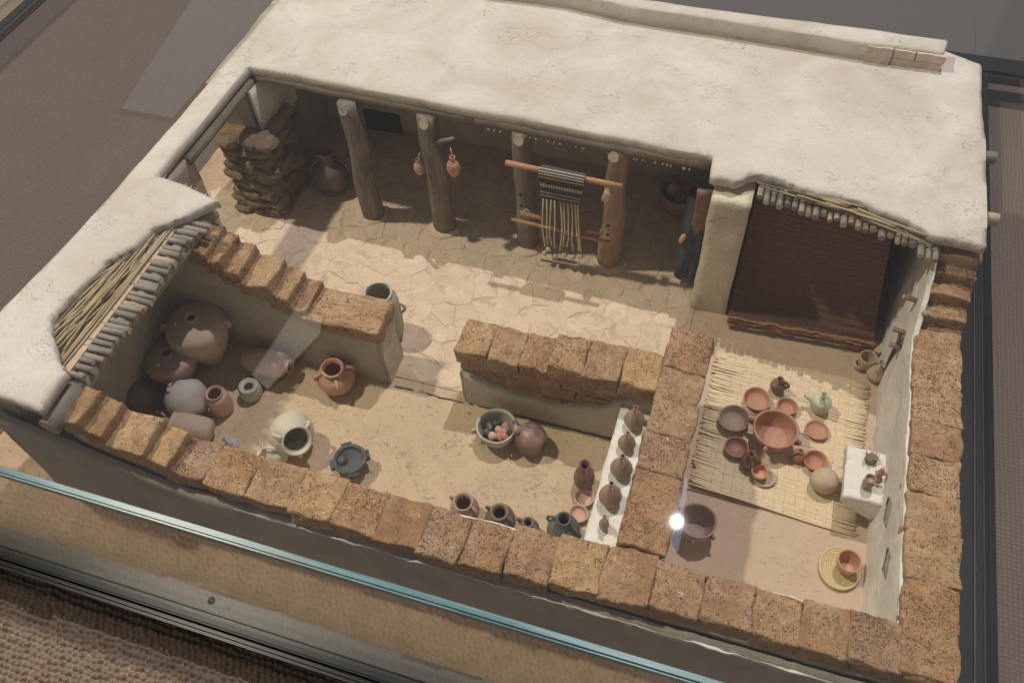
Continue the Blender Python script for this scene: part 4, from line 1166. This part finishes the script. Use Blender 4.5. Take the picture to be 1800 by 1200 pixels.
# -- right room: reed mat with a meal
def reed_mat():
    t = empty('reed_mat', (.184, .45, 0)); tag(t, 'pale straw reed mat with fringed ends on the floor of the right room', 'mat')
    V = []; F = []; n = 150
    rnd = random.Random(3)
    def zl(x, y):
        u = max(0, 1-(x-.02)/.22); v = max(0, 1-(y-.27)/.10); return .0035+.014*u*v
    for i in range(n):
        y = .272+(.628-.272)*i/(n-1)
        ysk = .010*(1-(i/n))
        xa = .022+rnd.uniform(-.006, .006); xb = .345+rnd.uniform(-.006, .004)
        fl = rnd.uniform(-.0045, .0045); fr = rnd.uniform(-.003, .003); ph = rnd.uniform(0, 6)
        pts = []
        for k in range(11):
            u = k/10; x = xa+(xb-xa)*u; dy = 0
            if u < .18: dy = fl*(.18-u)/.18
            if u > .82: dy = fr*(u-.82)/.18
            yy = y+dy+.0006*math.sin(ph+u*9)+(.010*(1-u)*(1-i/n)) - (.008*u*(1-i/n))
            z = zl(x, yy)+.0008*math.sin(ph+u*14)+rnd.uniform(0, .0006)+(.004 if u < .001 else 0)*rnd.random()
            pts.append((x-.184, yy-.45, z))
        v, f = tube_geo(pts, .0021*rnd.uniform(.85, 1.1), 6); o = len(V); V += v; F += [tuple(q+o for q in ff) for ff in f]
    tag(mesh_obj('reeds', V, F, 'straw', t), kind='stuff')
    V = []; F = []
    for c in range(13):
        x = .062+c*.0205
        pts = [(x-.184+.001*math.sin(k*1.7+c), .275+(.628-.275)*k/40-.45+(.010*(1-(x-.02)/.33)-.008*(x-.02)/.33)*(1-k/40), zl(x, .275+.353*k/40)+.0019+.0006*math.sin(k*2.9)) for k in range(41)]
        v, f = tube_geo(pts, .0005, 4); o = len(V); V += v; F += [tuple(q+o for q in ff) for ff in f]
    tag(mesh_obj('binding_cords', V, F, 'straw_dark', t), kind='stuff')
reed_mat()
Z1 = .006
G = 'dishes set out on the reed mat'
upright('serving_bowl', 'large red clay bowl with four handles in the middle of the reed mat', 'bowl', 1364, 752, 77, 77, .050, 'krater', 'terracotta', Z1, handles=[(165, .55, .9, .012), (345, .55, .9, .012), (255, .55, .9, .010), (75, .55, .9, .010)], wall=.004, hr=.0042)
for px, py, d, h, m, lb in [(1331, 700, 49, .016, 'terracotta', 'reddish plate behind and left of the large bowl'), (1291, 734, 55, .020, 'brown_clay', 'largest brown plate at the left of the reed mat'),
                            (1295, 785, 43, .016, 'red_slip', 'dark reddish plate left of the dark jug'), (1384, 713, 37, .016, 'terracotta', 'small plate touching the far side of the large bowl'),
                            (1436, 755, 41, .010, 'terracotta', 'flat round plate right of the large bowl'), (1434, 808, 42, .018, 'terracotta', 'small reddish bowl beside the egg shaped pot')]:
    upright('plate', lb, 'plate', px, py, d, d, h, 'plate', m, Z1, wall=.0028, group=G, single=True)
upright('saucer', 'shallow saucer under the small cup at the near side of the mat', 'saucer', 1344, 838, 40, 40, .009, 'plate', 'tan_clay', Z1, wall=.0026, group=G, single=True)
upright('cup', 'small orange cup standing on a saucer', 'cup', 1336, 828, 30, 30, .017, 'bowl', 'orange_clay', Z1+.006, wall=.0026, group=G, single=True)
upright('juglet', 'dark red juglet with a handle at the far side of the meal', 'juglet', 1372, 666, 13, 27, .044, 'jug', 'dark_red', Z1, handles=[(-10, .5, .95, .010)], wall=.002, neck=.0055, group='jugs on the reed mat')
dg = upright('spouted_jug', 'pale green spouted jug near the right wall', 'jug', 1450, 693, 14, 36, .058, 'jug', 'pale_green', Z1, handles=[(300, .5, .93, .008)], wall=.002, neck=.0060, group='jugs on the reed mat')
tube('spout', [(-.014, .002, .022), (-.024, .004, .026), (-.033, .006, .033)], [.006, .0045, .0055], 'pale_green', dg, 10)
upright('jug', 'dark brown jug with a handle in front of the dark reddish plate', 'jug', 1322, 797, 14, 30, .050, 'jug', 'dark_red', Z1, handles=[(-15, .5, .95, .009)], wall=.002, neck=.0060, group='jugs on the reed mat')
dj = upright('double_juglet', 'small dark red juglet between the large bowl and the small reddish bowl', 'juglet', 1408, 792, 10, 23, .036, 'jug', 'red_slip', Z1, handles=[(200, .45, .95, .006)], wall=.002, neck=.0042, group='jugs on the reed mat')
q = U(1448, 845, .03)
laid('egg_pot', 'egg shaped pale tan closed pot lying on the reed mat', 'pot', (q.x-.026, q.y-.004, .030), (1, .15, .02), 'sphere', .0255, .054, .01, 'tan_clay', wall=0)
# krater in the near left corner of the room
upright('krater', 'wide brown krater with side lugs in the corner below the partition', 'krater', 1226, 914, 66, 66, .055, 'krater', 'brown_clay', 0, handles=[(150, .6, .9, .009), (330, .6, .9, .009), (270, .6, .9, .008)], wall=.004)
# coiled tray and bowl
def tray():
    q = U(1474, 998, .003); pts = []; R = .0385; turns = 8
    for i in range(turns*36+1):
        a = 2*math.pi*i/36; r = .0015+R*i/(turns*36); pts.append((r*math.cos(a)*.92, r*math.sin(a)*1.08, .0035+.004*(r/R)**3))
    V, F = tube_geo(pts, .0034, 6); o = mesh_obj('coiled_tray', V, F, 'coil'); o.location = (q.x, q.y, 0)
    tag(o, 'round coiled straw tray on the floor under an orange bowl', 'tray')
tray()
upright('bowl', 'orange clay bowl sitting on the coiled straw tray', 'bowl', 1494, 985, 42, 42, .036, 'bowl', 'orange_clay', .008, wall=.003, single=True)
# on the shelf
zs = .0965
q = U(1532, 805, zs+.010)
t = empty('herb_bundle', (q.x, q.y, zs)); tag(t, 'small dry herb bundle at the back of the white shelf', 'bundle')
V, F, _ = lathe_geo([(.0, 0), (.009, .001), (.0115, .008), (.009, .015), (.0, .017)], 0, 16, 1, .12, 4); mesh_obj('bundle_body', V, F, 'reed_dark', t)
for i in range(26):
    a = random.uniform(0, 6.28); r = random.uniform(.004, .011); b_ = bar('twig', (r*math.cos(a), r*math.sin(a), .006), (r*1.5*math.cos(a+.4), r*1.5*math.sin(a+.4), .019), .0012, .0008, 'reed', t, 5, 1)
q = U(1541, 842, zs); t = empty('figurine', (q.x, q.y, zs)); tag(t, 'small clay figurine on the white shelf beside the wall', 'figurine')
V, F, _ = lathe_geo([(.0, 0), (.0095, 0), (.0085, .006), (.0055, .014), (.0048, .02), (.0065, .026), (.0045, .034), (.0, .036)], 0, 18, 1, .05, 9); mesh_obj('body', V, F, 'terracotta', t)
tube('arms', [(-.009, -.002, .030), (0, -.004, .022), (.009, -.002, .031)], .0028, 'terracotta', t, 8)
V, F, _ = lathe_geo(prof('sphere', .0042, .009, .004), 0, 12, 1, .03, 2); mesh_obj('head', V, F, 'terracotta', t, True, (0, 0, .033))
q = U(1522, 855, zs); t = empty('incense_stand', (q.x, q.y, zs)); tag(t, 'waisted clay stand with ridges at the front of the white shelf', 'stand')
V, F, _ = lathe_geo([(.0, 0), (.0080, 0), (.0085, .005), (.0068, .008), (.0105, .013), (.0095, .019), (.0075, .022), (.0098, .027), (.010, .033)], .002, 20, .3, .02, 6); mesh_obj('body', V, F, 'juglet_clay', t)
# corner by the curtain
upright('bowl', 'tan bowl leaning in the corner by the dark curtain', 'bowl', 1527, 627, 30, 30, .040, 'bowl', 'tan_clay', 0.0, wall=.003, single=True)
upright('bowl', 'tiny cream bowl left of the tan corner bowl', 'bowl', 1511, 638, 16, 18, .02, 'bowl', 'cream_clay', 0.0, wall=.003, single=True)
upright('juglet', 'round tan juglet with a pale narrow neck by the right wall', 'juglet', 1550, 636, 9, 30, .062, 'juglet', 'tan_clay', 0.0, handles=[(250, .6, .93, .006)], wall=.0015, neck=.0035, hr=.0022)
a = CAMLOC+ray(1583, 596)*((.358-CAMLOC.x)/ray(1583, 596).x)
t = empty('wooden_tool', (a.x, a.y, 0)); tag(t, 'dark forked wooden tool leaning on the right wall', 'tool')
b_ = U(1553, 655, .012)
for d in (-.006, .006):
    bar('prong', (b_.x-a.x, b_.y-a.y+d, .004), (-.002, d*.3, a.z), .0028, .0024, 'dark_stick', t, 8, 4, .002, d)
bar('crossbar', (-.002, -.008, a.z-.006), (-.002, .012, a.z+.004), .004, .004, 'dark_stick', t, 8, 2)

# -- hanging reed curtain at the back of the right room
def curtain():
    t = empty('curtain', (.18, .75, 0)); tag(t, 'dark red brown woven curtain hanging at the back of the right room', 'curtain')
    TL, TR = Vector((.026, .795, .338)), Vector((.292, .765, .338)); BL, BR = Vector((.028, .722, .006)), Vector((.346, .733, .006))
    V = []; F = []; nx, ny = 50, 300; o0 = Vector((.18, .75, 0))
    for s in (0, 1):
        for j in range(ny+1):
            for i in range(nx+1):
                u, v = i/nx, j/ny; p = (TL*(1-u)+TR*u)*(1-v)+(BL*(1-u)+BR*u)*v
                p.y = (TL.y*(1-u)+TR.y*u)*(1-v**7)+(BL.y*(1-u)+BR.y*u)*v**7+.016*math.sin(v**2*math.pi)
                p.y -= .010*math.sin(v*math.pi*.5)**6+.0030*abs(math.sin(v*72+.5*noise.noise(Vector((u*4, v*6, 2)))))*(1+.5*noise.noise(Vector((u*7, math.floor(v*23), 5))))+.004*noise.noise(Vector((u*3, v*3, 1)))-s*.004
                p.z += .0015*noise.noise(Vector((u*30, v*8, 7)))*(1 if j not in (0,) else 0)+(.006*noise.noise(Vector((u*9, 0, 3))) if j == ny else 0)
                V.append(p-o0)
    N = (nx+1)*(ny+1)
    for j in range(ny):
        for i in range(nx):
            q = j*(nx+1)+i; F.append((q, q+nx+1, q+nx+2, q+1)); F.append((N+q, N+q+1, N+q+nx+2, N+q+nx+1))
    mesh_obj('weave', V, F, 'rug_red', t)
    for k in range(9):  # orange cords: the lit bottom strip of the curtain put in as colour
        pts = [BL*(1-u/40)+BR*(u/40)-o0+Vector((0, -.016-.003*(k % 3)+.005*noise.noise(Vector((u*.35, k, 0))), .005+.0036*k+.006*noise.noise(Vector((u*.22, k*.3, 5)))+.003*noise.noise(Vector((u*.8, k, 9))))) for u in range(41)]
        tube('lit_hem_cord', pts, [.0034*(.6+.8*abs(noise.noise(Vector((u*1.3, k*3.1, 2))))) for u in range(41)], 'rug_lit_hem', t, 6)
curtain()

# -- under the porch roof
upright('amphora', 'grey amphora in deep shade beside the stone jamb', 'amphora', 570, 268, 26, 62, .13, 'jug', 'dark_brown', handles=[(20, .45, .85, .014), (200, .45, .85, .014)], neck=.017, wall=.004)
for px, py, m, lb in [(736, 293, 'pink_clay', 'small pink gourd shaped juglet hanging left of the second post'), (797, 292, 'orange_clay', 'larger orange juglet hanging right of the second post')]:
    p = UY(px, py, .80); s = .0160 if px > 760 else .0125
    root = vessel('hanging_juglet', lb, 'juglet', (p.x, p.y, p.z-s*1.6), 'jug', s, s*3.3, s*.45, m, .0015, neck=s*.38, group='juglets hanging on the second post')
    tube('cord', [(0, 0, s*3.2), (.006 if px < 760 else -.004, .006, s*4.6)], .0012, 'yarn', root, 6)
# bracket on the post
bar('peg', UY(762, 252, .828), UY(796, 244, .800), .006, .005, 'bark', house, 8, 2)
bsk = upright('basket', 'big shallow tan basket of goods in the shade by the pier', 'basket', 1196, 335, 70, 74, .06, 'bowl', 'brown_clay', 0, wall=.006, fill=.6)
for i, (dx, dy) in enumerate([(-.018, .008), (.010, .012), (.004, -.014)]):
    V, F, _ = lathe_geo(prof('sphere', .017, .032, .01), 0, 14, 1, .08, i); o = mesh_obj('clay_ball', V, F, ('tan_clay', 'red_slip', 'dark_brown')[i]); o.location = Vector(bsk.location)+Vector((dx, dy, .034))
    tag(o, ('tan', 'dark red', 'dark brown')[i]+' round loaf shaped lump inside the shaded basket', 'lump')
def garment():
    p = U(1205, 470, 0)
    t = empty('draped_plank', (-.098, .80, 0)); tag(t, 'dark slate cloth draped over a brown plank leaning beside the pier', 'draped cloth')
    V, F = grid_box(-.016, .016, -.006, .006, .0, .31, .02, .002, 20); o = mesh_obj('plank', V, F, 'leather', t, True, (.018, .03, .0)); o.rotation_euler = (.10, .0, .1)
    V = []; F = []; nx, ny = 14, 22
    for s in (0, 1):
        for j in range(ny+1):
            for i in range(nx+1):
                u, v = i/nx, j/ny; x = -.022+.05*u; z = .265-.235*v
                y = .018-.020*v+.004*math.sin(u*11+v*2)-.006*math.sin(u*math.pi)+s*.004
                V.append((x+.006, y, z))
    N = (nx+1)*(ny+1)
    for j in range(ny):
        for i in range(nx):
            q = j*(nx+1)+i; F.append((q, q+nx+1, q+nx+2, q+1)); F.append((N+q, N+q+1, N+q+nx+2, N+q+nx+1))
    mesh_obj('cloth', V, F, 'slate_cloth', t)
garment()
p = UY(1197, 418, .80); V, F, _ = lathe_geo([(.0, 0), (.004, .001), (.006, .012), (.0045, .024), (.0, .028)], 0, 12, 1, .1, 1)
o = mesh_obj('yellow_pouch', V, F, 'yellow_cloth'); o.location = (p.x, p.y, p.z-.014); o.rotation_euler = (0, .25, 0); tag(o, 'small yellow pouch hanging at the edge of the slate cloth', 'pouch')
q = U(1200, 486, .004)
o = vessel('small_bowl', 'small pale bowl with a spoon on the flagstones at the foot of the pier', 'bowl', (q.x, q.y, .006), 'bowl', .019, .016, .019, 'grey_cream', .002)
tube('spoon', [(-.012, -.004, .017), (.0, .002, .016), (.014, .010, .02)], [.0035, .0018, .0014], 'cream_clay', o, 8)

# ------------------------------------------------------------------ ceiling lamps seen only as reflections in the glass top, plus added streak
def mirrored(px, py, zl):
    h = U(px, py, ZG); d = ray(px, py); d.z = -d.z; return h+d*((zl-h.z)/d.z)
emit('streak_glow', (.50, .66, 1.0), 1.6)  # added emitter for the smear of the spot's glare, no lamp of its own
emit('panel_warm', (1.0, .93, .82), .95)
emit('panel_grey', (.85, .92, 1.0), .30)
def panel(name, label, pix, zl, mat):
    P = [mirrored(px, py, zl) for px, py in pix]; c = sum(P, Vector())/len(P)
    t = empty(name, c); tag(t, label, 'ceiling lamp', 'ceiling lamps mirrored in the glass top')
    n = len(P)
    mesh_obj('diffuser', [p-c for p in P], [tuple(range(n))], mat, t, False)
    mesh_obj('housing', [(p-c)*1.03+Vector((0, 0, .004)) for p in P]+[(p-c)*1.03+Vector((0, 0, .06)) for p in P], [tuple(range(n, 2*n))]+[(i, (i+1) % n, n+(i+1) % n, n+i) for i in range(n)], 'lamp_shell', t, False)
panel('mirrored_panel', 'added glow strip for the bluish glare streak on the glass over the krater', [(1203, 838), (1209, 838), (1206, 880), (1200, 930), (1192, 968), (1183, 968), (1184, 915), (1192, 880)], 7.2, 'streak_glow')
panel('mirrored_panel', 'long warm lamp mirrored as a pale band over the plastered partition', [(520, 540), (566, 556), (562, 585), (470, 682), (442, 658)], 7.2, 'panel_warm')
panel('mirrored_panel', 'broad dim lamp mirrored as a grey patch beyond the left roof', [(212, 190), (302, 206), (520, -40), (360, -40)], 7.2, 'panel_grey')
scene.render.engine = 'CYCLES'
